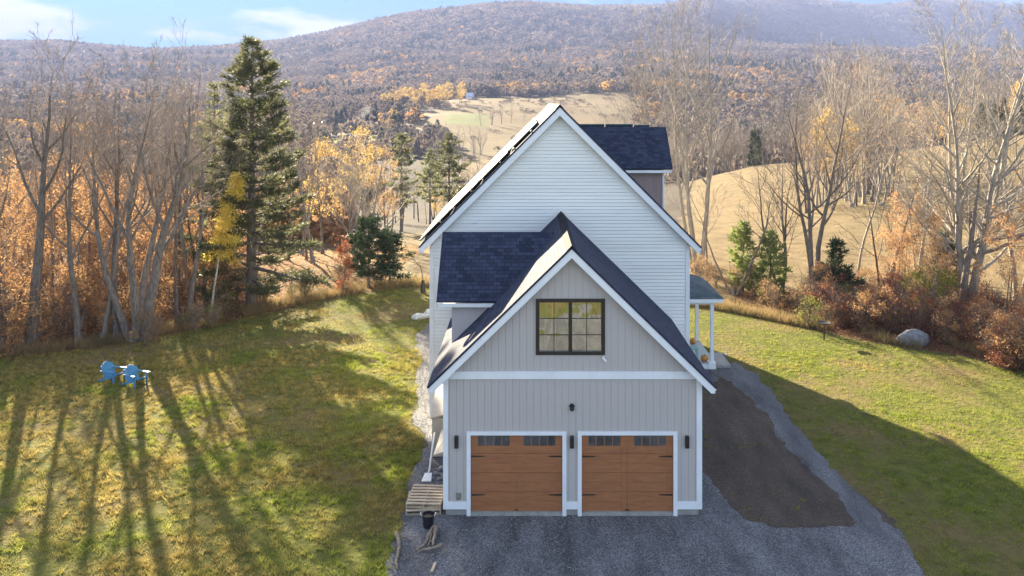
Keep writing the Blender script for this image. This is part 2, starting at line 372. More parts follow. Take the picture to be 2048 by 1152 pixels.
V = np.stack([XX, YY, ZZ], -1).reshape(-1, 3)
nr, nc = XX.shape; idx = np.arange(nr * nc).reshape(nr, nc)
Q = np.stack([idx[:-1,:-1], idx[:-1,1:], idx[1:,1:], idx[1:,:-1]], -1).reshape(-1, 4)
gcol = np.stack([c.ravel() for c in cv], -1)
def ground_mat():
    m, t = new_mat('ground_cover'); n = t.nodes.new; l = t.links.new
    o = n('ShaderNodeOutputMaterial'); b = n('ShaderNodeBsdfPrincipled'); b.inputs['Roughness'].default_value = .95; b.inputs['Specular IOR Level'].default_value = .1
    g = n('ShaderNodeNewGeometry'); a = n('ShaderNodeVertexColor'); a.layer_name = 'cover'; s = n('ShaderNodeSeparateColor'); l(a.outputs['Color'], s.inputs[0])
    def noise(sc, det=6, r=.6, dist=0):
        z = n('ShaderNodeTexNoise'); z.inputs['Scale'].default_value = sc; z.inputs['Detail'].default_value = det; z.inputs['Roughness'].default_value = r; z.inputs['Distortion'].default_value = dist
        l(g.outputs['Position'], z.inputs['Vector']); return z.outputs['Fac']
    def ramp(f, stops):
        r = n('ShaderNodeValToRGB'); l(f, r.inputs[0]); e = r.color_ramp.elements
        while len(e) < len(stops): e.new(.5)
        for q, (p, c) in enumerate(stops): e[q].position = p; e[q].color = (*c, 1)
        return r.outputs[0]
    def mix(f, A, B, mode='MIX'):
        x = n('ShaderNodeMix'); x.data_type = 'RGBA'; x.blend_type = mode
        if isinstance(f, float): x.inputs['Factor'].default_value = f
        else: l(f, x.inputs['Factor'])
        l(A, x.inputs['A']); l(B, x.inputs['B']); return x.outputs['Result']
    def mr(f, a0, b0, c0=0, d0=1):
        x = n('ShaderNodeMapRange'); l(f, x.inputs['Value']); x.inputs['From Min'].default_value = a0; x.inputs['From Max'].default_value = b0
        x.inputs['To Min'].default_value = c0; x.inputs['To Max'].default_value = d0; return x.outputs[0]
    lawn = ramp(noise(1.6, 8, .7), [(.3,(.05,.045,.015)),(.48,(.09,.095,.02)),(.7,(.15,.14,.035))])
    dry = ramp(noise(4, 8, .7), [(.3,(.09,.065,.03)),(.7,(.19,.14,.06))])
    lawn = mix(mr(noise(.22, 5), .48, .62), lawn, dry)
    field = ramp(noise(.6, 8, .65), [(.3,(.09,.062,.03)),(.5,(.155,.112,.056)),(.72,(.22,.165,.088))])
    field = mix(mr(noise(.03, 5), .45, .62, 0, .6), field, ramp(noise(2, 3), [(.3,(.07,.055,.03)),(.7,(.14,.115,.055))]))
    litter = ramp(noise(3.5, 9, .8), [(.3,(.05,.03,.02)),(.5,(.13,.07,.035)),(.7,(.22,.12,.06))])
    wood = ramp(noise(.05, 9, .8), [(.3,(.03,.026,.02)),(.52,(.055,.045,.035)),(.75,(.09,.065,.045))])
    grn = ramp(noise(.1, 5), [(.3,(.08,.11,.03)),(.7,(.14,.17,.05))])
    nb = n('ShaderNodeMath'); nb.operation = 'SUBTRACT'; l(noise(3, 6, .7), nb.inputs[0]); nb.inputs[1].default_value = .5
    def edge(ch):
        x = n('ShaderNodeMath'); x.operation = 'ADD'; l(ch, x.inputs[0]); l(nb.outputs[0], x.inputs[1]); return mr(x.outputs[0], .35, .65)
    c = mix(edge(s.outputs[1]), wood, field)
    c = mix(a.outputs['Alpha'], c, grn)
    c = mix(edge(s.outputs[2]), c, litter)
    c = mix(edge(s.outputs[0]), c, lawn)
    l(c, b.inputs['Base Color'])
    bu = n('ShaderNodeBump'); bu.inputs['Strength'].default_value = .9; bu.inputs['Distance'].default_value = .12; l(noise(5, 6, .6), bu.inputs['Height'])
    l(bu.outputs[0], b.inputs['Normal']); l(b.outputs[0], o.inputs['Surface']); return m
gm = np_mesh('ground', V, Q, smooth=True, col=gcol)
tag(link('ground', gm, ground_mat()), kind='structure')

# ------------------------------------------------------------ gravel, soil, path (sheets on the ground)
def rough_poly(pts, amp=.1, step=.25, seed=0):
    r = random.Random(seed); o = []
    for i in range(len(pts)):
        a = Vector(pts[i]); b = Vector(pts[(i+1) % len(pts)]); n = max(1, int((b-a).length / step)); d = (b-a)
        nn = Vector((-d.y, d.x)).normalized() if d.length > 0 else Vector((0,0))
        for k in range(n):
            p = a + d * (k/n); q = (vnoise(p.x, p.y, .9, 5+seed) - .5) * 2 + (vnoise(p.x, p.y, .3, 9+seed) - .5) * 1.6 + r.uniform(-.3,.3); o.append(p + nn * q * amp)
    return o
def sheet(name, pts, z, m, amp=.1, seed=0):
    from mathutils.geometry import tessellate_polygon
    P = rough_poly(pts, amp*1.25, .11, seed); me = bpy.data.meshes.new(name)
    tris = tessellate_polygon([[Vector((p.x, p.y, 0)) for p in P]])
    me.from_pydata([(p.x, p.y, z) for p in P], [], [t for t in tris]); me.update()
    if me.polygons and sum(p.normal.z for p in me.polygons) < 0: me.flip_normals()
    o = link(name, me, m); tag(o, kind='structure'); return o
def gravel_mat(name, c1, c2, c3, sc=28):
    m, t = new_mat(name); n = t.nodes.new; l = t.links.new
    o = n('ShaderNodeOutputMaterial'); b = n('ShaderNodeBsdfPrincipled'); b.inputs['Roughness'].default_value = .9
    g = n('ShaderNodeNewGeometry'); v = n('ShaderNodeTexVoronoi'); v.inputs['Scale'].default_value = sc; l(g.outputs['Position'], v.inputs['Vector'])
    s = n('ShaderNodeSeparateColor'); l(v.outputs['Color'], s.inputs[0])
    r = n('ShaderNodeValToRGB'); l(s.outputs[0], r.inputs[0]); e = r.color_ramp.elements; e[0].color = (*c1,1); e[1].color = (*c3,1); q = e.new(.6); q.color = (*c2,1)
    z = n('ShaderNodeTexNoise'); z.inputs['Scale'].default_value = .9; z.inputs['Detail'].default_value = 7; mq = n('ShaderNodeMapping'); mq.inputs['Scale'].default_value = (1.7,.4,1); l(g.outputs['Position'], mq.inputs[0]); l(mq.outputs[0], z.inputs['Vector'])
    mr = n('ShaderNodeMapRange'); mr.inputs['From Min'].default_value = .3; mr.inputs['From Max'].default_value = .7; mr.inputs['To Min'].default_value = .5; mr.inputs['To Max'].default_value = 1.4; l(z.outputs['Fac'], mr.inputs['Value'])
    mm = n('ShaderNodeMix'); mm.data_type = 'RGBA'; mm.blend_type = 'MULTIPLY'; mm.inputs['Factor'].default_value = 1; l(r.outputs[0], mm.inputs['A']); l(mr.outputs[0], mm.inputs['B'])
    l(mm.outputs['Result'], b.inputs['Base Color'])
    bu = n('ShaderNodeBump'); bu.inputs['Distance'].default_value = .03; bu.invert = True; l(v.outputs['Distance'], bu.inputs['Height']); l(bu.outputs[0], b.inputs['Normal'])
    l(b.outputs[0], o.inputs['Surface']); return m
M['gravel'] = gravel_mat('grey_gravel', (.065,.065,.07), (.125,.125,.135), (.27,.27,.28), 40)
M['soil'] = gravel_mat('dark_soil', (.04,.026,.02), (.065,.045,.032), (.10,.075,.05), 26)
M['gravel2'] = gravel_mat('compacted_path_gravel', (.07,.07,.078), (.12,.12,.13), (.20,.20,.21), 44)
GRAVEL = [(2.6,-34),(2.6,-10),(1.6,0),(-.6,7),(-3.3,12),(-3.4,19),(-3.5,20.5),(-3.45,23),(-3.75,24.6),(-3.5,26.2),(-3.6,28.2),(-4.25,29.2),(-4.4,32.5),(-4.8,34.5),(-4.75,36.5),(-5.3,38.5),(-5.6,40.4),(-5.2,42.5),(-3.4,43.6),
          (-3.4,29),(-2.2,29),(-2.2,23.2),(4.9,23.2),(4.9,30.0),(5.8,30.0),(5.9,34.0),(9.2,36.8),(9.5,38),(8.6,35.9),(8.0,33.6),(6.3,32.8),(5.45,30.2),(5.3,27),(5.65,25.2),(6.1,22.6),(6.7,22.1),(9.05,22.15),(9.6,22.4),(10.1,22.0),(10.05,20.4),(9.8,18),(9,8),(7.5,0),(7.5,-10),(7.5,-34)]
sheet('gravel_driveway', GRAVEL, .010, M['gravel'], .10, 1)  # unseen stretch behind the camera added for its reflection in the gable window
PATH = [(8.7,35.4),(9.5,36.2),(10.0,34.6),(9.9,32.0),(9.8,29.0),(9.8,26.5),(9.95,24.4),(10.15,22.8),(10.0,21.0),(9.3,21.9),(9.2,24.5),(8.95,26.5),(8.95,29.0),(8.95,31.5),(8.6,33.5),(8.0,34.6)]
sheet('garden_path', PATH, .014, M['gravel2'], .10, 2)
SOIL = [(5.2,32.6),(7.4,33.6),(9.3,34.2),(9.75,31.6),(9.6,29),(9.7,26.4),(9.9,24.3),(10.3,22.6),(9.9,21.4),(6.4,21.6),(5.4,22.8),(5.2,25.2),(5.1,27.2),(5.1,30)]
sheet('bare_soil', SOIL, .006, M['soil'], .12, 3)
SOIL2 = [(10.55,34.2),(11.3,32),(12.2,29.2),(13.1,27),(12.9,24.8),(12.2,23.4),(11.2,22.9),(10.8,24),(10.5,26),(10.4,29),(10.5,31.5)]
#sheet('bare_soil', SOIL2, .005, M['soil'], .35, 4)
# loose stones along and on the gravel
def stones(name, n, seed, area, smin, smax, m):
    r = np.random.default_rng(seed); t = (1 + 5**.5) / 2
    iv = np.array([(-1,t,0),(1,t,0),(-1,-t,0),(1,-t,0),(0,-1,t),(0,1,t),(0,-1,-t),(0,1,-t),(t,0,-1),(t,0,1),(-t,0,-1),(-t,0,1)], float); iv /= np.linalg.norm(iv[0])
    fc = np.array([(0,11,5),(0,5,1),(0,1,7),(0,7,10),(0,10,11),(1,5,9),(5,11,4),(11,10,2),(10,7,6),(7,1,8),(3,9,4),(3,4,2),(3,2,6),(3,6,8),(3,8,9),(4,9,5),(2,4,11),(6,2,10),(8,6,7),(9,8,1)])
    P = area(r, n); s = r.uniform(smin, smax, (n,1,1)) * r.uniform(.6,1.3,(n,1,3)); s[:,:,2] *= .6
    V = iv[None] * s * r.uniform(.8,1.2,(n,12,1)) + P[:,None,:]
    Fc = (fc[None] + (np.arange(n)*12)[:,None,None]).reshape(-1,3)
    return link(name, np_mesh(name, V.reshape(-1,3), Fc), m)
def inpoly(x, y, poly):
    c = np.zeros(x.shape, bool); n = len(poly)
    for i in range(n):
        x1, y1 = poly[i]; x2, y2 = poly[(i+1) % n]
        t = ((y1 > y) != (y2 > y)); xx = (x2-x1)*(y-y1)/((y2-y1) if y2 != y1 else 1e-9) + x1
        c ^= t & (x < xx)
    return c
def area_gravel(r, n):
    o = []
    while len(o) < n:
        x = r.uniform(-6, 11.5, 4*n); y = r.uniform(18, 43, 4*n); k = inpoly(x, y, GRAVEL)
        o += list(zip(x[k], y[k]))
    o = np.array(o[:n]); return np.column_stack([o, np.full(n, .014)])
M['stone_mix'] = mat('loose_stone', (.26,.26,.27), (.09,.095,.11), 2.3, .9, coord='World')
tag(stones('loose_gravel', 12000, 5, area_gravel, .009, .026, M['stone_mix']), 'loose grey and pale stones scattered over the gravel drive', 'gravel', kind='stuff')

# ------------------------------------------------------------ the house
CX = 1.22; GX = 1.27
MX0, MX1, MY0, MY1 = -3.52, 5.96, 29.5, 43.3
GX0, GX1, GY0, GY1 = -2.34, 4.96, 22.76, 29.5
MR, MH = 11.65, 5.18         # ridge height, half width of the roof
GR, GH = 7.72, 4.07
house = empty('house', (CX, 33, 0), 'white two-storey house with grey gabled garage wing and dark shingle roofs', 'house')
def roof_quad(mb, e0, e1, r1, r0, th=.14):
    """e0,e1 eave; r0,r1 ridge; slab with uv on top"""
    e0,e1,r1,r0 = map(Vector, (e0,e1,r1,r0)); W = (e1-e0).length; L = (r0-e0).length
    sk = (r0-e0).dot((e1-e0).normalized()); W2 = sk + (r1-r0).length
    off = e0.x*.37 + e0.y*.21
    nrm = (e1-e0).cross(r0-e0).normalized(); nrm = nrm if nrm.z > 0 else -nrm
    k = len(mb.v); top = [e0,e1,r1,r0]; bot = [p - nrm*th for p in top]
    mb.v += [tuple(p) for p in top+bot]
    mb.f.append((k,k+1,k+2,k+3)); mb.uv.append([(off,0),(off+W,0),(off+W2,L),(off+sk,L)])
    mb.f.append((k+7,k+6,k+5,k+4)); mb.uv.append(None)
    for i in range(4):
        j = (i+1) % 4; mb.f.append((k+j,k+i,k+4+i,k+4+j)); mb.uv.append(None)
# main roof
y0, y1 = MY0-.32, MY1+.32
for s in (-1, 1):
    mb = MB(); roof_quad(mb, (CX+s*MH, y0, MR-MH), (CX+s*MH, y1, MR-MH), (CX+s*.005, y1, MR), (CX+s*.005, y0, MR), .06)
    mb.build('roof', M['shingle'], house)
    b = MB()    # rake boards front and back, eave fascia, soffit
    for ya, yb in ((y0+.02, y0+.06), (y1-.06, y1-.02)):
        b.prism_y([(CX, MR-.085), (CX+s*MH, MR-.085-MH), (CX+s*(MH-.13), MR-.085-MH-.15), (CX, MR-.085-.30)], ya, yb)
    b.box(*sorted((CX+s*(MH-.03), CX+s*(MH-.13))), y0+.06, y1-.06, MR-MH-.24, MR-MH-.08)
    b.build('rake_board', M['white'], house)
    c = MB(); c.prism_y([(CX, MR-.31), (CX+s*(MH-.1), MR-.31-MH+.1), (CX+s*(MH-.1), MR-.36-MH+.1), (CX, MR-.36)], y0+.06, MY0-.035)
    c.build('soffit', M['soffit'], house)
cap = MB(); cap.prism_y([(CX-.16, MR-.13), (CX, MR+.035), (CX+.16, MR-.13), (CX, MR-.02)], y0-.01, y1); cap.build('ridge_cap', M['shingle'], house)
# main walls: lapped siding front
lap = MB(); LP = .128; z = .25
def halfw(z): return max(0, min((MX1-MX0)/2 - .001, MR-.32-z))
while z < MR-.36:
    z1 = min(z+LP, MR-.36); a0, a1 = halfw(z), halfw(z1); c0 = (MX0+MX1)/2
    lap.poly([(c0-a0, MY0-.034, z), (c0+a0, MY0-.034, z), (c0+a1, MY0-.016, z1-.014), (c0-a1, MY0-.016, z1-.014)]); lap.poly([(c0-a0, MY0-.016, z1-.014), (c0+a0, MY0-.016, z1-.014), (c0+a1, MY0-.001, z1-.012), (c0-a1, MY0-.001, z1-.012)])
    lap.poly([(c0-a0, MY0, z), (c0+a0, MY0, z), (c0+a0, MY0-.034, z), (c0-a0, MY0-.034, z)])
    z = z1
# side laps (left and right walls)
z = .25
while z < 6.2:
    for xs_, sg in ((MX0, -1), (MX1, 1)):
        P = [(xs_+sg*.028, MY0-.0, z), (xs_+sg*.028, MY1, z), (xs_+sg*.006, MY1, z+LP), (xs_+sg*.006, MY0, z+LP)]
        lap.poly(P if sg > 0 else P[::-1]); 
    z += LP
lap.build('lap_siding', M['lap'], house)
core = MB(); core.prism_y([(MX0, .2), (MX1, .2), (MX1, 6.6), (CX, MR-.33), (MX0, 6.6)], MY0, MY1); core.build('wall', M['lap'], house)
f = MB(); f.box(MX0+.02, MX1-.02, MY0+.02, MY1-.02, -.6, .21); f.build('foundation', M['concrete'], house)
def boards(name, lst, m='white'):
    for q_ in lst: MB().box(*q_).build(name, M[m], house)
boards('corner_board', [(xa, xb, MY0-.05, MY0-.035, .2, 6.5) for xa, xb in ((MX0-.045, MX0+.10), (MX1-.10, MX1+.045))])
boards('corner_board', [(MX0-.052, MX0-.029, MY0-.034, MY0+.1, .2, 6.35), (MX1+.029, MX1+.052, MY0-.034, MY0+.1, .2, 6.35)])
boards('corner_board', [(xa, xb, MY1-.12, MY1, .2, 6.3) for xa, xb in ((MX0-.05, MX0-.029), (MX1+.029, MX1+.05))])
vt = MB(); vt.box(-2.02,-1.84, MY0-.06, MY0-.02, 7.3, 7.36); vt.build('wall_vent', M['white'], house)
# solar panels on the left slope
def on_left(u, y, h):   # u metres down the slope from the ridge
    c = math.sqrt(.5); return (CX - u*c - h*c, y, MR - u*c + h*c)
def panel(ua, ub, ya, yb, f_on, name='solar_panel'):
    p = MB(); p.hexa([f_on(ua,ya,.10), f_on(ub,ya,.10), f_on(ub,yb,.10), f_on(ua,yb,.10)], [f_on(ua,ya,.14), f_on(ub,ya,.14), f_on(ub,yb,.14), f_on(ua,yb,.14)])
    o = p.build(name, M['alu'], house)
    g = MB(); g.poly([f_on(ua+.03,ya+.03,.143), f_on(ub-.03,ya+.03,.143), f_on(ub-.03,yb-.03,.143), f_on(ua+.03,yb-.03,.143)]); gg = g.build('solar_cells', M['panelglass'], o)
    return o
for i in range(4):
    for j in range(9):
        y_ = y0 + .25 + (0 if i else .55) + j*1.03
        if i == 0 and j > 7: continue
        panel(1.05+i*1.55, 1.05+i*1.55+1.5, y_, y_+1.0, on_left)
rl = MB()
for u in (1.4, 2.3, 3.0, 3.9, 4.5, 5.4, 6.1, 6.9):
    rl.hexa([on_left(u,y0+.1,.03), on_left(u+.05,y0+.1,.03), on_left(u+.05,y0+9.5,.03), on_left(u,y0+9.5,.03)], [on_left(u,y0+.1,.09), on_left(u+.05,y0+.1,.09), on_left(u+.05,y0+9.5,.09), on_left(u,y0+9.5,.09)])
rl.build('panel_rail', M['alu'], house)
# right wall dormer
dY, dZ, dE = 36.4, 10.62, 1.75
def dormer(cy, zr, hw, xe, xin, side, wm, zb, wallx, whw):
    for sg in (-1, 1):
        mb = MB(); xs = sorted((xe, xin)); roof_quad(mb, (xs[0], cy+sg*hw, zr-hw), (xs[1], cy+sg*hw, zr-hw), (xs[1], cy+sg*.004, zr), (xs[0], cy+sg*.004, zr), .06)
        mb.build('dormer_roof', M['shingle'], house)
    b = MB(); xa, xb = sorted((xe - side*.05, xin))
    for sg in (-1, 1):
        b.box(xa, xb, *sorted((cy+sg*(hw-.03), cy+sg*(hw-.09))), zr-hw-.19, zr-hw-.075)
        b.prism_x([(cy, zr-.085), (cy+sg*hw, zr-.085-hw), (cy+sg*(hw-.1), zr-.2-hw), (cy, zr-.33)], *sorted((xe-side*.02, xe-side*.055)))
        b.box(xa, xb, *sorted((cy+sg*(hw-.1), cy+sg*(whw))), zr-hw-.19, zr-hw-.15)
    b.build('dormer_fascia', M['white'], house)
    wl = MB(); wl.prism_x([(cy-whw, zb), (cy+whw, zb), (cy+whw, zr-.09-whw), (cy, zr-.09), (cy-whw, zr-.09-whw)], *sorted((wallx, xin)))
    wl.build('dormer_wall', wm, house)
dormer(dY, dZ, dE, MX1+.38, CX+.95, 1, M['mauve'], 5.4, MX1+.03, 1.45)
tr = MB(); tr.box(MX1-.02, MX1+.055, dY-1.46-.02, dY-1.46+.05, 6.0, 8.75); tr.build('dormer_corner_trim', M['white'], house)
def on_d(u, x, h): c = math.sqrt(.5); return (x, dY + u*c + h*c, dZ - u*c + h*c)
for k, (xa, xb) in enumerate(((2.3,3.55),(3.6,4.85),(4.9,5.6))):
    p = MB(); h = .17 if k < 2 else .12
    p.hexa([on_d(-.02,xa,h-.04), on_d(-.02,xb,h-.04), on_d(1.6,xb,h-.04), on_d(1.6,xa,h-.04)], [on_d(-.02,xa,h), on_d(-.02,xb,h), on_d(1.6,xb,h), on_d(1.6,xa,h)])
    p.build('solar_panel', M['panelglass'], house)
# ---- garage wing
gy0, gy1 = GY0-.32, GY1-.03
for s in (-1, 1):
    mb = MB(); roof_quad(mb, (GX+s*GH, gy0, GR-GH*.97), (GX+s*GH, gy1, GR-GH*.97), (GX+s*.005, gy1, GR), (GX+s*.005, gy0, GR), .06)
    mb.build('roof', M['shingle'], house)
    k = .97; b = MB()
    b.prism_y([(GX, GR-.085), (GX+s*GH, GR-.085-GH*k), (GX+s*(GH-.14), GR-.085-GH*k-.11), (GX, GR-.085-.25)], gy0+.02, gy0+.06)
    b.box(*sorted((GX+s*(GH-.03), GX+s*(GH-.11))), gy0+.06, gy1-.05, GR-GH*k-.20, GR-GH*k-.085)
    b.build('rake_board', M['white'], house)
    c = MB(); c.prism_y([(GX, GR-.26), (GX+s*(GH-.1), GR-.26-(GH-.1)*k), (GX+s*(GH-.1), GR-.31-(GH-.1)*k), (GX, GR-.31)], gy0+.06, GY0-.035); c.build('soffit', M['soffit'], house)
cap = MB(); cap.prism_y([(GX-.15, GR-.125), (GX, GR+.03), (GX+.15, GR-.125), (GX, GR-.02)], gy0-.01, gy1); cap.build('ridge_cap', M['shingle'], house)
D1, D2 = (-1.593, 1.024), (1.565, 4.180); DZ0, DZ1 = .11, 2.30
WX0, WX1, WZ0, WZ1 = .263, 2.233, 4.58, 6.18
T = .14
def gz(x): return GR - .27 - abs(x-GX)*.97
wm = MB(); Y0, Y1 = GY0, GY0+T
for xa, xb in ((GX0, D1[0]), (D1[1], D2[0]), (D2[1], GX1)): wm.box(xa, xb, Y0, Y1, .2, DZ1)
wm.box(GX0, GX1, Y0, Y1, DZ1, 3.99)
wm.box(WX0, WX1, Y0, Y1, 3.99, WZ0)
wm.prism_y([(GX0, 3.99), (WX0, 3.99), (WX0, gz(WX0)), (GX0, gz(GX0))], Y0, Y1)
wm.prism_y([(WX1, 3.99), (GX1, 3.99), (GX1, gz(GX1)), (WX1, gz(WX1))], Y0, Y1)
wm.prism_y([(WX0, WZ1), (WX1, WZ1), (WX1, gz(WX1)), (GX, gz(GX)), (WX0, gz(WX0))], Y0, Y1)
wm.build('garage_wall', M['siding'], house)
sw = MB(); sw.box(GX0, GX0+T, Y1, GY1, .2, gz(GX0)-.02); sw.box(GX1-T, GX1, Y1, GY1, .2, gz(GX1)-.02); sw.build('garage_wall', M['siding'], house)
fl = MB(); fl.box(GX0+.02, GX1-.02, Y1, GY1, -.5, .10); fl.box(GX0+T, GX1-T, Y1+.01, GY1, 3.85, 3.98); fl.build('floor_slab', M['interior'], house)
fd = MB()
for xa, xb in ((GX0+.05, D1[0]-.1), (D1[1]+.1, D2[0]-.1), (D2[1]+.1, GX1-.08)): fd.box(xa, xb, GY0+.03, GY0+T, -.4, .198)
for d in (D1, D2): fd.box(d[0]+.001, d[1]-.001, GY0-.03, GY0+T-.01, -.4, .105)
fd.box(GX0+.05, GX0+.12, GY0+T, GY1, -.4, .19); fd.box(GX1-.12, GX1-.05, GY0+T, GY1, -.4, .19)
fd.build('foundation', M['concrete'], house)
# trim
ty0, ty1 = GY0-.03, GY0-.002
boards('corner_board', [(GX0-.03, GX0+.11, ty0, ty1, .41, 3.90), (GX1-.125, GX1+.03, ty0, ty1, .41, 3.90), (GX0-.03, GX0-.002, ty1, GY0+.12, .2, 3.75), (GX1+.002, GX1+.03, ty1, GY0+.12, .2, 3.75)])
t = MB(); t.prism_y([(GX0-.03, 3.90), (GX1+.03, 3.90), (gx_r := GX1-.08, 4.11), (GX0+.08, 4.11)], ty0-.012, ty1); t.build('belt_board', M['white'], house)
boards('base_board', [(xa, xb, ty0-.006, ty1, .2, .41) for xa, xb in ((GX0-.03, D1[0]-.112), (D1[1]+.112, D2[0]-.112), (D2[1]+.112, GX1+.03))])
for d in (D1, D2):
    t = MB(); t.box(d[0]-.11, d[0]+.004, ty0-.012, GY0+.03, .0, 2.40); t.box(d[1]-.004, d[1]+.11, ty0-.012, GY0+.03, 0, 2.40)
    t.box(d[0]+.004, d[1]-.004, ty0-.012, GY0+.03, DZ1, 2.40); t.build('door_casing', M['white'], house, bevel=.004)
    # sectional carriage-style door
    w_ = d[1]-d[0]; H_ = (DZ1-DZ0)/4; dy = GY0+.055
    g1 = [(d[0]+.19, d[0]+1.12), (d[1]-1.12, d[1]-.19)]; wz0, wz1 = DZ1-.34, DZ1-.035
    p = MB()
    for k in range(3):
        za = DZ0 + k*H_; zb = za + H_ - .008
        for q in range(2): p.box(d[0]+.002, d[1]-.002, dy, dy+.04, za + q*H_/2, za + (q+1)*H_/2 - (.008 if q else .005))
    za = DZ0+3*H_
    p.box(d[0]+.002, d[1]-.002, dy, dy+.04, za, wz0); p.box(d[0]+.002, d[1]-.002, dy, dy+.04, wz1, DZ1-.002)
    xs_ = [d[0]+.002, g1[0][0], g1[0][1], g1[1][0], g1[1][1], d[1]-.002]
    for q in (0, 2, 4): p.box(xs_[q], xs_[q+1], dy, dy+.04, wz0, wz1)
    for xa, xb in ((d[0]+.002, d[0]+.16), (d[1]-.16, d[1]-.002), (d[0]+w_/2-.16, d[0]+w_/2-.012), (d[0]+w_/2+.012, d[0]+w_/2+.16)):
        for k in range(3): p.box(xa, xb, dy-.012, dy, DZ0+k*H_+.004, DZ0+(k+1)*H_-.012)
        p.box(xa, xb, dy-.012, dy, DZ0+3*H_, wz0-.001)
    do = p.build('garage_door', M['door'], house)
    for xa, xb in g1:
        s_ = MB(); n_ = 4; ww = (xb-xa)/n_
        for q in range(n_+1): s_.box(max(xa, xa+q*ww-.012), min(xb, xa+q*ww+.012), dy+.004, dy+.03, wz0, wz1)
        wf = s_.build('window', M['door'], do)
        gl = MB(); gl.box(xa, xb, dy+.022, dy+.028, wz0, wz1); gl.build('pane', M['glass'], do)
    for sx in (-1, 1):
        for zz in (DZ0+3*H_-.10+.02, DZ0+H_-.10+.02):
            xa = d[0]+.02 if sx < 0 else d[1]-.02; h_ = MB()
            h_.prism_y([(xa, zz-.022), (xa-sx*.34, zz-.012), (xa-sx*.40, zz), (xa-sx*.34, zz+.012), (xa, zz+.022)], dy-.024, dy-.014); h_.build('strap_hinge', M['black'], do)
    hd = MB(); hd.box(d[0]+w_/2-.05, d[0]+w_/2+.05, dy-.035, dy-.013, DZ0+.03, DZ0+.055); hd.box(d[0]+w_/2-.05, d[0]+w_/2-.035, dy-.02, dy, DZ0+.03, DZ0+.055); hd.build('handle', M['black'], do)
# pale stuff seen through the door panes
ins = MB(); ins.box(GX0+T+.02, GX1-T-.02, GY1-.4, GY1-.3, .1, 3.8); ins.build('back_wall', M['interior'], house)
# gable window
fr = MB(); fy0, fy1 = GY0-.035, GY0+.07; a = .105
fr.box(WX0, WX0+a, fy0, fy1, WZ0, WZ1); fr.box(WX1-a, WX1, fy0, fy1, WZ0, WZ1); fr.box(WX0+a, WX1-a, fy0, fy1, WZ1-a, WZ1); fr.box(WX0+a, WX1-a, fy0, fy1, WZ0, WZ0+.095)
mc = (WX0+WX1)/2; fr.box(mc-.05, mc+.05, fy0, fy1, WZ0+.095, WZ1-a)
win = fr.build('window', M['frame'], house, bevel=.004)
for xa, xb in ((WX0+a, mc-.05), (mc+.05, WX1-a)):
    g = MB(); g.box(xa, xb, GY0+.03, GY0+.036, WZ0+.095, WZ1-a); g.build('pane', M['glass'], win)
    mu_ = MB(); xm = (xa+xb)/2; mu_.box(xm-.009, xm+.009, GY0+.012, GY0+.024, WZ0+.095, WZ1-a)
    for q in (1, 2):
        zz = WZ0+.095 + (WZ1-a-WZ0-.095)*q/3; mu_.box(xa, xm-.009, GY0+.012, GY0+.024, zz-.009, zz+.009); mu_.box(xm+.009, xb, GY0+.012, GY0+.024, zz-.009, zz+.009)
    mu_.build('muntin', M['frame'], win)
cu = MB(); n_ = 60
for q in range(n_):
    xa = WX0+.1 + (WX1-WX0-.2)*q/n_; xb = WX0+.1 + (WX1-WX0-.2)*(q+1)/n_
    yy = lambda x: GY0+.30+.03*math.sin(x*34)+.02*math.sin(x*13)
    bot = lambda x: WZ0 + .05 + 1.25*max(0, 1-abs((x-WX0-.1)%.98/.98-.62)*2.6)**.8
    cu.poly([(xa, yy(xa), bot(xa)), (xb, yy(xb), bot(xb)), (xb, yy(xb), WZ1-.1), (xa, yy(xa), WZ1-.1)])
cu.build('curtain', M['curtain'], win, smooth=True)
bk = MB(); bk.box(GX0+2.2, GX1-2.2, GY0+3, GY0+3.05, 4, 5.6); bk.build('loft_partition', M['interior'], house)
# wall lamps, cameras, outlet
for xc in (-1.99, 1.29, 4.56):
    lm = MB(); lm.box(xc-.055, xc+.055, GY0-.10, GY0-.002, 1.95, 2.29); ll = lm.build('wall_lamp', M['black'], house, bevel=.006)
    c = MB(); c.box(xc-.035, xc+.035, GY0-.104, GY0-.1005, 1.99, 2.25); c.build('lens', M['frame'], ll)
cm = MB(); cm.cyl((1.29, GY0-.002, 3.13), (1.29, GY0-.05, 3.13), .07, n=20); cm.lathe((1.29, GY0-.09, 3.06), [(.001,-.05),(.04,-.04),(.065,0),(.06,.05),(.001,.07)]); cm.box(1.20,1.38,GY0-.06,GY0-.04,3.13,3.15)
cm.build('security_camera', M['black'], house, smooth=False)
cm = MB(); cm.box(2.17,2.22,GY0-.06,GY0-.002,4.50,4.56); cm.cyl((2.16,GY0-.06,4.52),(2.25,GY0-.17,4.44),.03,n=12); cm.build('security_camera', M['pvc'], house)
ob = MB(); ob.box(-1.99,-1.87,GY0-.05,GY0-.002,.47,.66); ob.box(-1.965,-1.895,GY0-.065,GY0-.05,.49,.62); ob.build('outlet_box', M['alu'], house, bevel=.008)
# garage dormer on the left
gd_wall = mat('dormer_siding', (.50,.46,.47), (.44,.40,.42), 4, .7, sc3=(9,9,.4))
dormer(26.6, 7.45, 1.85, -2.79, GX-.35, -1, gd_wall, 3.6, GX0, 1.55)
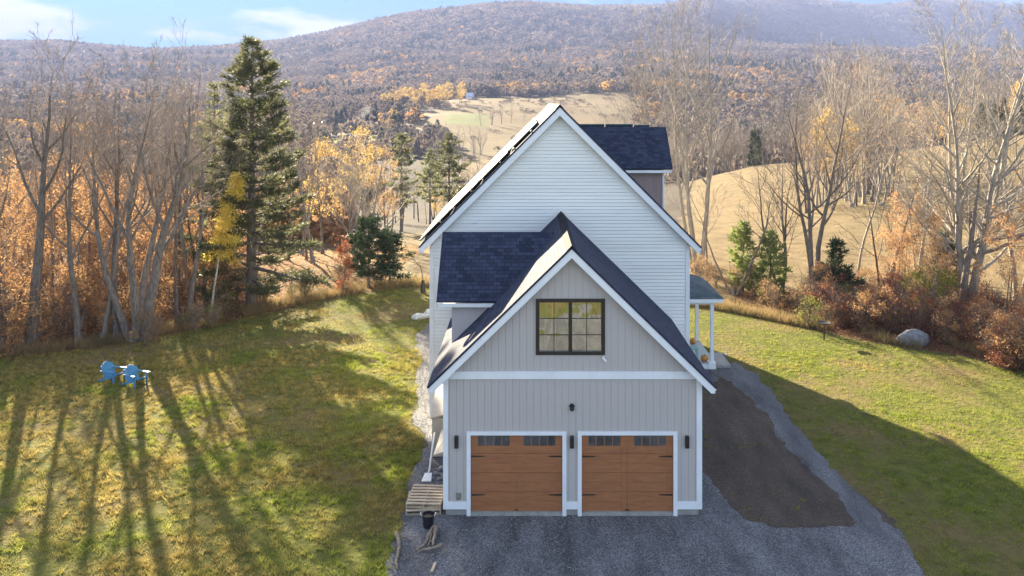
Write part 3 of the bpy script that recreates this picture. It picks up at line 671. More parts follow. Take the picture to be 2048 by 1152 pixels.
# bump-outs and hood against the left garage wall
bo = MB(); bo.prism_x([(26.5,0.02),(28.1,.02),(28.1,1.75),(26.5,1.30)], -3.13, GX0-.002); bo.build('bulkhead', M['cream'], house)
bo = MB(); bo.hexa([(-3.18,26.44,1.28),(GX0-.003,26.44,1.5),(GX0-.003,28.15,1.95),(-3.18,28.15,1.73)], [(-3.18,26.44,1.33),(GX0-.003,26.44,1.55),(GX0-.003,28.15,2.0),(-3.18,28.15,1.78)]); bo.build('bulkhead_lid', M['cream'], house)
bo = MB(); bo.hexa([(-2.85,28.2,1.85),(GX0-.003,28.2,1.95),(GX0-.003,29.4,2.5),(-2.85,29.4,2.3)], [(-2.85,28.2,1.95),(GX0-.003,28.2,2.05),(GX0-.003,29.4,2.6),(-2.85,29.4,2.4)]); bo.build('entry_canopy', M['cream'], house)
bo = MB(); bo.hexa([(-2.86,24.6,.86),(GX0-.003,24.6,1.02),(GX0-.003,25.6,1.42),(-2.72,25.6,1.2)], [(-2.86,24.6,.92),(GX0-.003,24.6,1.08),(GX0-.003,25.6,1.48),(-2.72,25.6,1.26)]); bo.build('side_hood', M['cream'], house)
# porch on the right
pz = .30; PX = 8.3; PY0, PY1 = 35.15, 38.6
p = MB(); p.box(MX1+.03, PX, PY0, PY1, pz-.05, pz); p.build('porch_floor', M['deck'], house)
p = MB(); p.box(MX1+.03, PX-.03, PY0+.03, PY0+.07, 0, pz-.05); p.box(PX-.07, PX-.03, PY0+.07, PY1, 0, pz-.05); p.box(PX-.30, PX+.015, PY0-.015, PY0+.32, 0.02, pz+.012); p.build('porch_skirt', M['white'], house)
for yy in (PY0+.12, PY1-.2):
    p = MB(); p.box(PX-.20, PX-.05, yy-.075, yy+.075, pz+.012, 2.86); p.build('porch_post', M['white'], house, bevel=.006)
p = MB(); p.box(MX1+.03, PX+.0, PY0+.02, PY0+.2, 2.86, 3.03); p.box(PX-.2, PX, PY0+.2, PY1-.1, 2.86, 3.03); p.box(MX1+.03, PX, PY1-.1, PY1+.08, 2.86, 3.03)
p.box(MX1+.03, PX+.32, PY0-.22, PY0-.18, 2.99, 3.15); p.box(PX+.28, PX+.32, PY0-.18, PY1+.3, 2.99, 3.15); p.box(MX1+.03, PX+.28, PY0-.18, PY1+.3, 2.985, 3.02)
p.build('porch_beam', M['white'], house)
p = MB(); ex = PX+.34; ey = PY0-.24; by = PY1+.4
prof = [(0,3.16),(.55,3.44),(1.1,3.64),(1.7,3.78)]     # bell-curved hip
for k in range(3):
    (d0,z0_),(d1,z1_) = prof[k], prof[k+1]
    p.poly([(MX1+.03, ey+d0, z0_), (ex-d0, ey+d0, z0_), (ex-d1, ey+d1, z1_), (MX1+.03, ey+d1, z1_)], [(MX1,d0),(ex-d0,d0),(ex-d1,d1),(MX1,d1)])
    p.poly([(ex-d0, ey+d0, z0_), (ex-d0, by-d0, z0_), (ex-d1, by-d1, z1_), (ex-d1, ey+d1, z1_)], [(ey+d0,d0),(by-d0,d0),(by-d1,d1),(ey+d1,d1)])
    p.poly([(ex-d0, by-d0, z0_), (MX1+.03, by-d0, z0_), (MX1+.03, by-d1, z1_), (ex-d1, by-d1, z1_)], [(0,d0),(2,d0),(2,d1),(.5,d1)])
p.poly([(MX1+.03, ey+1.7, 3.78), (ex-1.7, ey+1.7, 3.78), (ex-1.7, by-1.7, 3.78), (MX1+.03, by-1.7, 3.78)], [(0,0),(1,0),(1,1),(0,1)])
p.poly([(MX1+.03, ey, 3.155), (MX1+.03, by, 3.155), (ex, by, 3.155), (ex, ey, 3.155)])
M['shingle_flare'] = shingle_mat('flare_tinted_shingles', (.11,.14,.15), (.07,.09,.10), (.03,.04,.045)); p.build('porch_roof', M['shingle_flare'], house)  # lens flare over the porch put into the shingle colour, paler and greener
st = MB(); st.box(PX+.05, PX+.72, 35.35, 37.1, -.1, .15); tag(st.build('stone_step', M['concrete'], None, bevel=.02), 'flat grey concrete step beside the right porch', 'step')
def pumpkin(x, y, z, r, label):
    e = empty('pumpkin', (x, y, z), label, 'pumpkin', 'pumpkins on the porch floor'); n = 28; mb = MB(); k = 0
    prof = [(.15,.02),(.6,.0),(.92,.22),(1.0,.5),(.9,.8),(.55,.98),(.15,.92)]
    for pr, pz_ in prof:
        for q in range(n):
            a_ = 2*math.pi*q/n; rr = pr*(1-.07*abs(math.cos(a_*4.5))); mb.v.append((x+rr*r*math.cos(a_), y+rr*r*math.sin(a_), z+pz_*r*1.55))
    for i in range(len(prof)-1):
        for q in range(n): mb.f.append((i*n+q, i*n+(q+1)%n, (i+1)*n+(q+1)%n, (i+1)*n+q)); mb.uv.append(None)
    mb.build('fruit', M['pumpkin'], e, smooth=True)
    s_ = MB(); s_.tube([(x,y,z+r*1.35),(x+.01,y,z+r*1.6),(x+.03,y+.01,z+r*1.75)], [r*.13,r*.1,r*.12], 8); s_.build('stem', M['stem'], e)
pumpkin(7.86, 35.35, pz+.012, .165, 'larger tan orange pumpkin on the porch floor beside the front post')
pumpkin(7.88, 37.9, pz+.012, .15, 'smaller orange pumpkin on the porch floor near the far post')
def stool():
    e = empty('garden_stool', (7.45, 35.9, pz+.001), 'small teal stool standing on the right porch floor', 'stool')
    s_ = MB(); s_.box(7.22,7.68,35.7,36.1,pz+.40,pz+.44); s_.build('seat', M['teal'], e)
    for dx in (-.18,.18):
        for dy in (-.15,.15): l_ = MB(); l_.cyl((7.45+dx*1.1,35.9+dy*1.1,pz+.013),(7.45+dx,35.9+dy,pz+.40),.02,n=8); l_.build('leg', M['teal'], e)
stool()

# ------------------------------------------------------------ trees
M['bark'] = mat('grey_brown_bark', (.22,.18,.15), (.11,.09,.075), 6, .9, bump=.6, bscale=14, sc3=(2,2,.5), tint=.25)
M['bark_pale'] = mat('pale_grey_bark', (.34,.30,.25), (.19,.165,.135), 5, .9, bump=.5, bscale=12, sc3=(2,2,.4), tint=.2)
M['birch'] = mat('white_birch_bark', (.62,.58,.50), (.30,.27,.23), 7, .8, sc3=(1,1,3))
M['twig'] = mat('fine_twigs', (.30,.24,.19), (.20,.16,.13), 2, .9, tint=.25)
M['twig_pale'] = mat('pale_fine_twigs', (.40,.345,.28), (.28,.24,.20), 2, .9, tint=.2)
M['needle'] = mat('pine_needles', (.10,.115,.055), (.22,.215,.11), 1.1, .6, transl=.45, tint=.2)
M['young'] = mat('bright_young_needles', (.14,.19,.05), (.26,.29,.09), 1.6, .6, transl=.45)
M['spruce'] = mat('dark_spruce_needles', (.028,.05,.022), (.06,.09,.035), 1.6, .7, transl=.3, tint=.2)
M['gold'] = mat('golden_leaves', (.54,.39,.13), (.42,.28,.10), 1.4, .6, transl=.5, tint=.2)
M['yellow'] = mat('yellow_birch_leaves', (.85,.70,.16), (.74,.54,.10), 1.6, .6, transl=.6)
M['orange'] = mat('orange_beech_leaves', (.54,.33,.15), (.33,.17,.08), .8, .7, transl=.5, tint=.3)
M['russet'] = mat('russet_leaves', (.30,.115,.06), (.13,.055,.035), .8, .7, transl=.45, tint=.3)
M['olive'] = mat('yellow_green_leaves', (.30,.28,.05), (.17,.19,.04), 1.5, .7, transl=.5, tint=.2)
M['red'] = mat('bright_red_leaves', (.48,.17,.08), (.36,.13,.07), 1.5, .7, transl=.5)
M['tan'] = mat('dry_tan_leaves', (.46,.30,.14), (.30,.18,.09), 1.2, .8, transl=.4, tint=.2)

def segs_mesh(name, S, k=3):
    """S: list of (p0,p1,r0,r1) -> prisms"""
    A = np.array([[*s[0], *s[1], s[2], s[3]] for s in S], float); P0 = A[:,:3]; P1 = A[:,3:6]; r0 = A[:,6]; r1 = A[:,7]
    d = P1-P0; d /= np.linalg.norm(d, axis=1)[:,None] + 1e-9
    ref = np.where(abs(d[:,2:3]) < .9, [[0,0,1.]], [[1.,0,0]]); a = np.cross(d, ref); a /= np.linalg.norm(a, axis=1)[:,None]; b = np.cross(d, a)
    n = len(A); V = np.zeros((n, 2, k, 3))
    for q in range(k):
        t = 2*math.pi*q/k; o = a*math.cos(t) + b*math.sin(t)
        V[:,0,q] = P0 + o*r0[:,None]; V[:,1,q] = P1 + o*r1[:,None]
    base = (np.arange(n)*2*k)[:,None]; Fc = []
    for q in range(k):
        r = (q+1) % k; Fc.append(np.concatenate([base+q, base+r, base+k+r, base+k+q], 1))
    return np_mesh(name, V.reshape(-1,3), np.concatenate(Fc), smooth=True)
def quads_mesh(name, P, D, U, ln, wd):
    """leaf quads at P, long axis D, side axis U"""
    D = D*ln[:,None]; U = U*wd[:,None]; V = np.stack([P-U*.5, P+D*.5-U*.5*.2+U*.0, P+D, P+D*.5+U*.5], 1)
    n = len(P); return np_mesh(name, V.reshape(-1,3), np.arange(4*n).reshape(n,4))
def unit(r, n):
    v = r.normal(size=(n,3)); return v/np.linalg.norm(v, axis=1)[:,None]
def grow_bare(seed, H, r0, stems=1, limbs=13, lo=.3, ang=.75, kids=(6,5,3), ratio=(.42,.5,.5), lean=0.0, trop=.10, levels=4, wob=.08, twr=.010, splay=.3):
    rd = random.Random(seed); big = []; mid = []; fine = []; tips = []
    def rv(): return Vector((rd.gauss(0,1), rd.gauss(0,1), rd.gauss(0,1)))
    def br(p, d, L, r, lvl):
        n = (12,7,4,3,2)[lvl]; p = p.copy(); d = d.normalized(); st = L/n; pts = [(p.copy(), d.copy(), r)]
        for i in range(n):
            t = (i+1)/n; d = (d + rv()*wob*(1 if lvl else .6) + Vector((0,0,1))*trop*(1 if lvl else .3)).normalized()
            q = p + d*st; rr = max(twr*.6, r*(1-t*(.86 if lvl else .93)))
            (big if lvl <= 1 and rr > .03 else (mid if lvl <= 2 else fine)).append((p, q, pts[-1][2], rr)); p = q; pts.append((p.copy(), d.copy(), rr))
        if lvl >= 3: tips.append(p.copy())
        if lvl + 1 >= levels: return
        if lvl == 0: cnt = limbs; t0 = lo
        else: cnt = kids[lvl-1]; t0 = .22
        for c in range(cnt):
            t = t0 + (1-t0)*((c + rd.random())/cnt); i = min(n-1, int(t*n)); fr_ = t*n - i
            a0, a1 = pts[i], pts[i+1]; bp = a0[0].lerp(a1[0], fr_); bd = a0[1]; rr = a0[2]*(1-fr_) + a1[2]*fr_
            side = bd.orthogonal().normalized(); side.rotate(Matrix.Rotation(rd.uniform(0, 6.283) if lvl else c*2.4+rd.uniform(-.5,.5), 3, bd))
            an = ang*(1.15-.5*t)*rd.uniform(.7,1.25) if lvl == 0 else rd.uniform(.4,.85)
            nd = bd*math.cos(an) + side*math.sin(an)
            ll = L*ratio[min(lvl,2)]*rd.uniform(.6,1.15)*((1.12-.62*(t-t0)/(1-t0)) if lvl == 0 else (1.1-.5*t))
            br(bp, nd, ll, max(twr, min(rr*.75, rr*rd.uniform(.45,.7))), lvl+1)
    for s in range(stems):
        a = 2*math.pi*s/max(1,stems) + rd.uniform(-.6,.6)
        sp = (splay*rd.uniform(.5,1.3) if stems > 1 else 0)
        d = Vector((math.cos(a)*sp + lean, math.sin(a)*sp, 1))
        br(Vector((math.cos(a)*r0*.8*(stems>1), math.sin(a)*r0*.8*(stems>1), -.25)), d, H*(rd.uniform(.85,1.03) if s else 1.0), r0*(1 if s == 0 else rd.uniform(.6,.9)), 0)
    # root flare
    big.append((Vector((0,0,-.3)), Vector((0,0,.5)), r0*1.7, r0*1.0))
    return big, mid, fine, tips
def tree_obj(name, parts, loc, label, cat, group=None, rz=0, sc=1.0):
    """parts: list of (part_name, mesh, material)"""
    e = empty(name, loc, label, cat, group, rz); e.scale = (sc, sc, sc) if not isinstance(sc, tuple) else sc
    for pn, me, m in parts:
        link(pn, me, m, e)
    return e
def bare_parts(seed, bark='bark', twig='twig', leaves=None, nleaf=0, lsz=.16, **kw):
    big, mid, fine, tips = grow_bare(seed, **kw)
    P = [('trunk', segs_mesh('trunk', big, 7), M[bark])]
    P.append(('crown', segs_mesh('crown', mid + fine, 3), M[twig]))
    if leaves:
        r = np.random.default_rng(seed); S = fine if fine else mid
        A = np.array([s[1] for s in S]); i = r.integers(0, len(A), nleaf); pts = A[i] + r.normal(0, .16, (nleaf,3))
        P.append(('leaves', quads_mesh('leaves', pts, unit(r,nleaf), unit(r,nleaf), r.uniform(.7,1.3,nleaf)*lsz, r.uniform(.5,.9,nleaf)*lsz), M[leaves]))
    return P
def leafy_parts(seed, H, r0, W, leaf, n=9000, lsz=.2, bark='bark', cbase=.25, shape=1.0, clump=.45, stems=1, nclump=90):
    """tapered trunk and limbs, crown of leaf clumps with gaps"""
    r = np.random.default_rng(seed)
    big, mid, fine, tips = grow_bare(seed, H=H*.93, r0=r0, stems=stems, limbs=11, lo=cbase, levels=3, kids=(4,3,2), ratio=(.28*W/H*3.2,.5,.5), twr=.012)
    C = []
    while len(C) < nclump:
        t = r.uniform(0,1); rad = W/2 * (math.sin(math.pi*min(1,(t*.9+.1)))**.7 if shape == 1 else (1-t)**shape*1.0+.08)
        a = r.uniform(0, 6.28); q = math.sqrt(r.uniform(.1,1)); C.append((math.cos(a)*rad*q, math.sin(a)*rad*q, H*(cbase+(1-cbase)*t)))
    C = np.array(C); sz = r.uniform(.5,1.3,len(C))*clump
    i = r.integers(0, len(C), n); g = r.normal(size=(n,3)); pts = C[i] + g*sz[i][:,None]*np.array([.62,.62,.5])
    return [('trunk', segs_mesh('trunk', big+mid, 5), M[bark]), ('crown', quads_mesh('crown', pts, unit(r,n), unit(r,n), r.uniform(.7,1.3,n)*lsz, r.uniform(.6,1,n)*lsz), M[leaf])]
def conifer_parts(seed, H, W, r0, leaf='needle', whorl=.55, cb=.12, irr=.35, up=.25, tuft=.34, dens=1.0, shape=.8, needle_w=.1, bark='bark'):
    r = np.random.default_rng(seed); S = [(Vector((0,0,-.2)), Vector((0,0,H*.5)), r0, r0*.55), (Vector((0,0,H*.5)), Vector((.04,0,H)), r0*.55, .015)]
    PP = []; DD = []; LL = []
    z = H*cb
    while z < H*.985:
        t = (z-H*cb)/(H*(1-cb)); base = W/2*((1-t)**shape)*(1 if t > .12 else .65+.35*t/.12) + .12
        nb = int(r.integers(4,7)); a0 = r.uniform(0,6.28); wl = r.uniform(1-irr,1+irr*.6)
        for b in range(nb):
            a = a0 + b*6.283/nb + r.uniform(-.3,.3); L = base*wl*r.uniform(.6,1.15)
            if r.uniform() < .1: L *= .4
            d = np.array([math.cos(a), math.sin(a), 0.]); pitch = up*(.3+1.5*t) + r.uniform(-.12,.12); p = np.array([0,0,z]); n = max(3,int(L/.45)); pts = [p]
            for i in range(n):
                q = (i+1)/n; zz = pitch*(1-.3*q) - (.25*(1-t))*math.sin(q*2.4) + .35*q*q*(.6+up)
                p = p + (d + np.array([0,0,zz]))*L/n; pts.append(p)
                S.append((Vector(pts[-2]), Vector(pts[-1]), max(.012,.022*L*(1-i/n)), max(.008,.022*L*(1-q))))
            nt_ = int(max(6, L*17*dens)); qs = r.uniform(.18,1,nt_)**.75; ii = np.minimum((qs*n).astype(int), n-1); fr_ = qs*n-ii; PT = np.array(pts)
            c = PT[ii]*(1-fr_)[:,None] + PT[ii+1]*fr_[:,None]; side = np.array([-d[1], d[0], 0]); w_ = (r.uniform(-1,1,nt_)*L*.26*(1.12-qs))
            c = c + side*w_[:,None] + np.array([0,0,1.])*r.normal(0,.06,nt_)[:,None] + d*r.normal(0,.08,nt_)[:,None]
            for rep in range(4):
                dv = d*r.uniform(.2,1,(nt_,1)) + side*(np.sign(w_)*r.uniform(0,.9,nt_))[:,None] + np.array([0,0,1.])*r.uniform(-.1,.75,(nt_,1)) + r.normal(0,.3,(nt_,3))
                PP.append(c + r.normal(0,.05,(nt_,3))); DD.append(dv/np.linalg.norm(dv,axis=1)[:,None]); LL.append(r.uniform(.6,1.25,nt_)*tuft)
        z += whorl*r.uniform(.6,1.25)*(1-.45*t)
    P = np.concatenate(PP); D = np.concatenate(DD); Ln = np.concatenate(LL); U = np.cross(D, unit(r,len(D))); U /= np.linalg.norm(U,axis=1)[:,None]+1e-9
    return [('trunk', segs_mesh('trunk', S, 6), M[bark]), ('crown', quads_mesh('crown', P, D, U, Ln, np.full(len(P), needle_w)*r.uniform(.7,1.5,len(P))), M[leaf])]

# ---- the near trees, each with its own shape
def near(name, parts, px, Y, label, cat, rz=0, sc=1.0, group=None, dz=0):
    x = atpx(px, Y); return tree_obj(name, parts, (x, Y, hz(x, Y)+dz), label, cat, group, rz, sc)
GL = 'bare trees at the left edge of the lawn'
near('bare_tree', bare_parts(11, H=13.5, r0=.30, stems=2, splay=.12, limbs=10, lo=.42), 46, 38.2, 'thick double trunk bare tree nearest the left edge of the photo', 'tree', group=GL)
near('bare_tree', bare_parts(12, H=11.5, r0=.10, limbs=9, lo=.4, kids=(5,4,2)), 8, 38.6, 'slim bare trunk at the very left edge of the photo', 'tree', group=GL)
near('bare_tree', bare_parts(13, H=11.5, r0=.08, limbs=9, lo=.5, kids=(5,4,2)), 112, 40.5, 'very thin bare trunk between the double trunk and the single trunk tree', 'tree', group=GL)
near('bare_tree', bare_parts(14, H=12.0, r0=.17, limbs=10, lo=.33), 157, 38.9, 'single medium bare trunk left of the blue chairs', 'tree', group=GL)
near('bare_tree', bare_parts(15, H=13.0, r0=.15, limbs=10, lo=.4), 207, 39.4, 'bare trunk directly behind the left blue chair', 'tree', group=GL)
near('bare_tree', bare_parts(16, H=12.5, r0=.19, limbs=10, lo=.36), 234, 39.6, 'bare trunk behind and between the two blue chairs', 'tree', group=GL)
near('bare_tree', bare_parts(17, H=13.2, r0=.30, stems=4, splay=.20, limbs=10, lo=.35), 272, 39.6, 'largest many stemmed bare tree behind the right blue chair', 'tree', group=GL)
near('bare_tree', bare_parts(18, H=11.5, r0=.14, limbs=10, lo=.42), 354, 43.2, 'straight dark trunk right of the many stemmed tree', 'tree', group=GL)
near('bare_tree', bare_parts(19, H=10.5, r0=.15, limbs=9, lo=.5, lean=.10), 376, 42.3, 'dark leaning trunk left of the white birch', 'tree', group=GL)
near('white_birch', [('trunk', segs_mesh('trunk', grow_bare(20, H=7.4, r0=.075, limbs=8, lo=.45, levels=2, lean=.20, trop=.05, ratio=(.2,.4,.4))[0], 6), M['birch']),
     ('crown', leafy_parts(20, 7.9, .03, 1.7, 'yellow', n=6500, lsz=.15, cbase=.36, shape=.75, clump=.28, nclump=70)[1][1], M['yellow'])], 420, 43.6, 'slender white birch with bright yellow narrow crown left of the big pine', 'tree')
bp = bpy.data.objects['white_birch']; 
for c in bp.children:
    if c.name.startswith('crown'): c.rotation_euler = (0, R(11), 0)
near('white_pine', conifer_parts(31, 15.5, 11.0, .34, whorl=.66, cb=.06, irr=.25, up=.30, dens=1.7, shape=.78, needle_w=.09, tuft=.38), 503, 46.5, 'tallest white pine rising above the left woods', 'pine')
near('white_pine', conifer_parts(32, 13.0, 7.0, .26, whorl=.85, cb=.3, irr=.5, up=.35, dens=.9), 428, 53.5, 'second large pine behind and left of the tallest pine', 'pine')
#near('white_pine', conifer_parts(33, 9.5, 6.5, .22, whorl=.6, cb=.06, irr=.4, up=.25, dens=1.1), 580, 50.5, 'lower bushy pine filling in right of the tallest pine', 'pine')
near('bare_tree', bare_parts(34, bark='bark_pale', twig='twig_pale', H=9.6, r0=.15, stems=4, splay=.25, limbs=12, lo=.2, leaves='gold', nleaf=700, lsz=.13), 715, 56, 'grey multi stemmed tree with a few gold leaves right of the pines', 'tree')
near('golden_tree', leafy_parts(35, 9.2, .13, 4.6, 'gold', n=2600, lsz=.17, cbase=.35, clump=.5, nclump=60), 645, 66, 'golden leaved tree showing just right of the tallest pine', 'tree')
near('golden_tree', leafy_parts(36, 11.0, .14, 4.2, 'gold', n=2300, lsz=.18, cbase=.5, clump=.45, nclump=50), 722, 74, 'golden topped tree above the grey multi stemmed tree', 'tree')
near('golden_tree', leafy_parts(37, 9.0, .13, 3.8, 'tan', n=2200, lsz=.17, cbase=.3, clump=.45, nclump=50), 770, 75, 'tan leaved tree between the golden tree and the twin pines', 'tree')
near('red_shrub', leafy_parts(38, 3.4, .05, 1.3, 'red', n=1300, lsz=.13, cbase=.15, clump=.3, nclump=24), 688, 48.8, 'small tree with red orange leaves left of the dark cedar', 'small tree')
near('cedar_tree', conifer_parts(39, 4.3, 3.6, .12, 'spruce', whorl=.3, cb=.22, irr=.6, up=.1, dens=1.4, shape=.35, tuft=.24), 738, 50.8, 'dark round topped cedar at the back edge of the lawn', 'cedar')
near('cedar_tree', conifer_parts(40, 3.1, 2.5, .09, 'spruce', whorl=.3, cb=.2, irr=.6, up=.1, dens=1.4, shape=.4, tuft=.24), 780, 51.6, 'lower leaning dark cedar just right of the round topped cedar', 'cedar')
near('bent_sapling', [('trunk', segs_mesh('trunk', [(Vector(a),Vector(b),r_,q_) for a,b,r_,q_ in (((0,0,0),(0,0,.9),.035,.03),((0,0,.9),(-.15,0,1.6),.03,.025),((-.15,0,1.6),(-.6,0,2.05),.025,.02),((-.6,0,2.05),(-1.2,0,2.2),.02,.015),((-1.2,0,2.2),(-1.9,0,2.0),.015,.01),((-.3,0,1.75),(-.9,.1,1.7),.012,.007),((-.8,0,2.1),(-1.5,.1,2.35),.012,.007))], 6), M['bark']),
     ('trunk_guard', segs_mesh('trunk_guard', [(Vector((0,0,0)),Vector((0,0,.75)),.17,.09)], 8), M['black'])], 846, 49.3, 'bent bare sapling with dark wrap at its base left of the house', 'sapling')
# right side
GR_ = 'bare trees beyond the right lawn'
near('bare_tree', bare_parts(51, bark='bark_pale', twig='twig_pale', H=17.3, r0=.27, stems=5, splay=.13, limbs=20, lo=.12, kids=(8,7,3), ang=1.05, ratio=(.36,.48,.5)), 1932, 44.8, 'biggest spreading bare tree on the right with several thick trunks', 'tree', group=GR_)
near('dead_snag', bare_parts(52, bark='bark', H=9.2, r0=.24, limbs=3, lo=.6, levels=2, ratio=(.14,.3,.3)), 1921, 43.6, 'broken brown snag in front of the biggest spreading tree', 'dead tree')
near('bare_tree', bare_parts(53, bark='bark', twig='twig', H=13.6, r0=.19, stems=3, splay=.13, limbs=13, lo=.28, kids=(6,5,3), ang=1.0), 1626, 47.5, 'dark multi stemmed bare tree above the green shrubs', 'tree', group=GR_)
near('bare_tree', bare_parts(54, bark='bark', H=9.0, r0=.13, stems=3, splay=.5, limbs=9, lo=.25, ang=1.0), 1560, 49.5, 'lower spreading bare tree left of the dark multi stemmed tree', 'tree', group=GR_)
near('bare_tree', bare_parts(55, bark='bark_pale', twig='twig_pale', H=18.2, r0=.22, stems=4, splay=.12, limbs=14, lo=.3, kids=(6,5,3), ang=.8), 1392, 55.5, 'tall pale grey bare tree rising right of the house roof', 'tree', group=GR_)
near('bare_tree', bare_parts(56, bark='bark_pale', twig='twig_pale', H=16.5, r0=.18, stems=3, splay=.16, limbs=13, lo=.3), 1325, 62, 'pale bare tree standing partly behind the right roof dormer', 'tree', group=GR_)
near('bare_tree', bare_parts(57, bark='bark', H=7.6, r0=.12, stems=2, splay=.45, limbs=6, lo=.5, kids=(4,3,2), ang=1.1, wob=.16), 1467, 48.9, 'crooked two stemmed small tree behind the porch roof', 'tree', group=GR_)
near('bare_tree', bare_parts(58, bark='bark', H=6.5, r0=.08, limbs=7, lo=.4, kids=(4,3,2), ang=1.1, wob=.15), 1414, 54.5, 'thin crooked tree nearest the right corner of the house', 'tree', group=GR_)
near('bare_tree', bare_parts(59, bark='bark_pale', twig='twig_pale', H=13.0, r0=.09, limbs=12, lo=.3, kids=(5,4,2)), 1713, 52, 'thin straight pale trunk between the two largest right trees', 'tree', group=GR_)
near('bare_tree', bare_parts(60, bark='bark', twig='twig', H=8.0, r0=.16, stems=2, splay=.2, limbs=9, lo=.35, ang=1.1), 1768, 47, 'short dark bare tree rising out of the russet shrubs', 'tree', group=GR_)
near('bare_tree', bare_parts(61, bark='bark_pale', twig='twig_pale', H=14.5, r0=.2, stems=3, splay=.2, limbs=12, lo=.25), 2035, 47, 'pale bare tree cut by the right edge of the photo', 'tree', group=GR_)
near('bare_tree', bare_parts(62, bark='bark_pale', twig='twig_pale', H=12.5, r0=.13, stems=2, splay=.2, limbs=12, lo=.25, leaves='orange', nleaf=700), 1835, 55, 'bare tree with a few orange leaves behind the biggest spreading tree', 'tree', group=GR_)
near('young_pine', conifer_parts(63, 4.2, 2.6, .07, 'young', whorl=.45, cb=.1, irr=.4, up=.3, dens=1.5, tuft=.3), 1486, 49.6, 'young green pine left of the pair behind the porch', 'young pine')
near('young_pine', conifer_parts(64, 4.0, 2.6, .07, 'young', whorl=.45, cb=.1, irr=.4, up=.3, dens=1.5, tuft=.3), 1541, 48.4, 'young bright green pine right of the pair behind the porch', 'young pine')
near('young_pine', conifer_parts(65, 3.6, 3.0, .07, 'spruce', whorl=.4, cb=.05, irr=.5, up=.2, dens=1.5, tuft=.3), 1672, 47, 'dark evergreen bush right of the dark multi stemmed tree', 'evergreen')
near('yellow_shrub', leafy_parts(66, 3.1, .05, 2.6, 'olive', n=3600, lsz=.13, cbase=.3, clump=.38, nclump=46), 1862, 41.5, 'small yellow green leaved tree at the edge of the right lawn', 'small tree')
near('spruce_tree', conifer_parts(67, 4.2, 3.2, .1, 'spruce', whorl=.4, cb=.04, irr=.4, up=.1, dens=1.6, tuft=.3), 1890, 46, 'dark evergreen behind the yellow green tree on the right', 'evergreen')

# ---- templates, copied
def template(parts):
    return [(pn, me, m) for pn, me, m in parts]
def place(tpl, name, px, Y, label, cat, group, rz, sc):
    x = atpx(px, Y); return tree_obj(name, tpl, (x, Y, hz(x, Y)), label, cat, group, rz, sc)
TB = [template(bare_parts(100+i, bark=('bark_pale','bark')[i%2], twig=('twig_pale','twig')[i%2], H=12, r0=.15, stems=(1,3,2,1)[i], splay=.2, limbs=13, lo=.25, kids=(6,6,4))) for i in range(4)]
TT = [template(bare_parts(110+i, H=12, r0=.11, limbs=8, lo=.45, kids=(5,4,2))) for i in range(3)]
TS = [template(leafy_parts(120+i, 2.6, .035, 2.1, 'orange', n=1500, lsz=.13, cbase=.12, clump=.32, nclump=34, stems=2)) for i in range(3)]
TR = [template(leafy_parts(130+i, 2.3, .035, 2.2, 'russet', n=1500, lsz=.13, cbase=.08, clump=.34, nclump=34, stems=3)) for i in range(2)]
TO = [template(leafy_parts(135+i, 1.7, .03, 1.6, 'olive', n=900, lsz=.11, cbase=.08, clump=.28, nclump=24, stems=3)) for i in range(1)]
TN = [template(leafy_parts(138+i, 2.0, .03, 1.8, 'tan', n=900, lsz=.11, cbase=.08, clump=.3, nclump=24, stems=3)) for i in range(1)]
TP = [template(conifer_parts(140+i, 12, 5.5, .22, 'needle', whorl=.8, cb=.3, irr=.5, up=.3, dens=.8, tuft=.45, needle_w=.16)) for i in range(2)]
TK = [template(conifer_parts(143+i, 9, 4.2, .15, 'spruce', whorl=.5, cb=.06, irr=.25, up=.05, dens=.8, tuft=.4, needle_w=.15)) for i in range(2)]
TG = [template(leafy_parts(150+i, 10, .13, 5.0, ('gold','gold','tan')[i], n=2600, lsz=.3, cbase=.3, clump=.6, nclump=60)) for i in range(3)]
rd = random.Random(5)
TGs = [template(bare_parts(160+i, bark='bark', twig='twig', H=12, r0=.14, stems=2, splay=.2, limbs=12, lo=.25, kids=(5,4,3), leaves=('gold','tan')[i], nleaf=1500, lsz=.28)) for i in range(2)]
TBe = [template(bare_parts(170+i, H=7.5, r0=.07, stems=1+i%2, splay=.2, limbs=11, lo=.12, kids=(5,4,3), ang=1.1, leaves='orange', nleaf=2600, lsz=.15)) for i in range(3)]
for i in range(34):
    px = rd.uniform(-90, 470); x0_ = atpx(px, 44); Y = float(lawn_far(np.array([x0_]))[0]) + rd.uniform(2.5, 22)
    place(rd.choice(TBe), 'beech_tree', px, Y, 'taller beech with thin orange leaf cover among the left trunks', 'tree', 'orange leaved beeches in the left woods', rd.uniform(0,6.28), rd.uniform(.55,.98))
for i in range(11):
    px = rd.uniform(1720, 2150); x0_ = atpx(px, 42); Y = float(lawn_far(np.array([x0_]))[0]) + rd.uniform(2.5, 12)
    place(rd.choice(TBe), 'beech_tree', px, Y, 'taller beech with thin orange leaves above the right thicket', 'tree', 'orange leaved beeches above the right thicket', rd.uniform(0,6.28), rd.uniform(.5,.75))
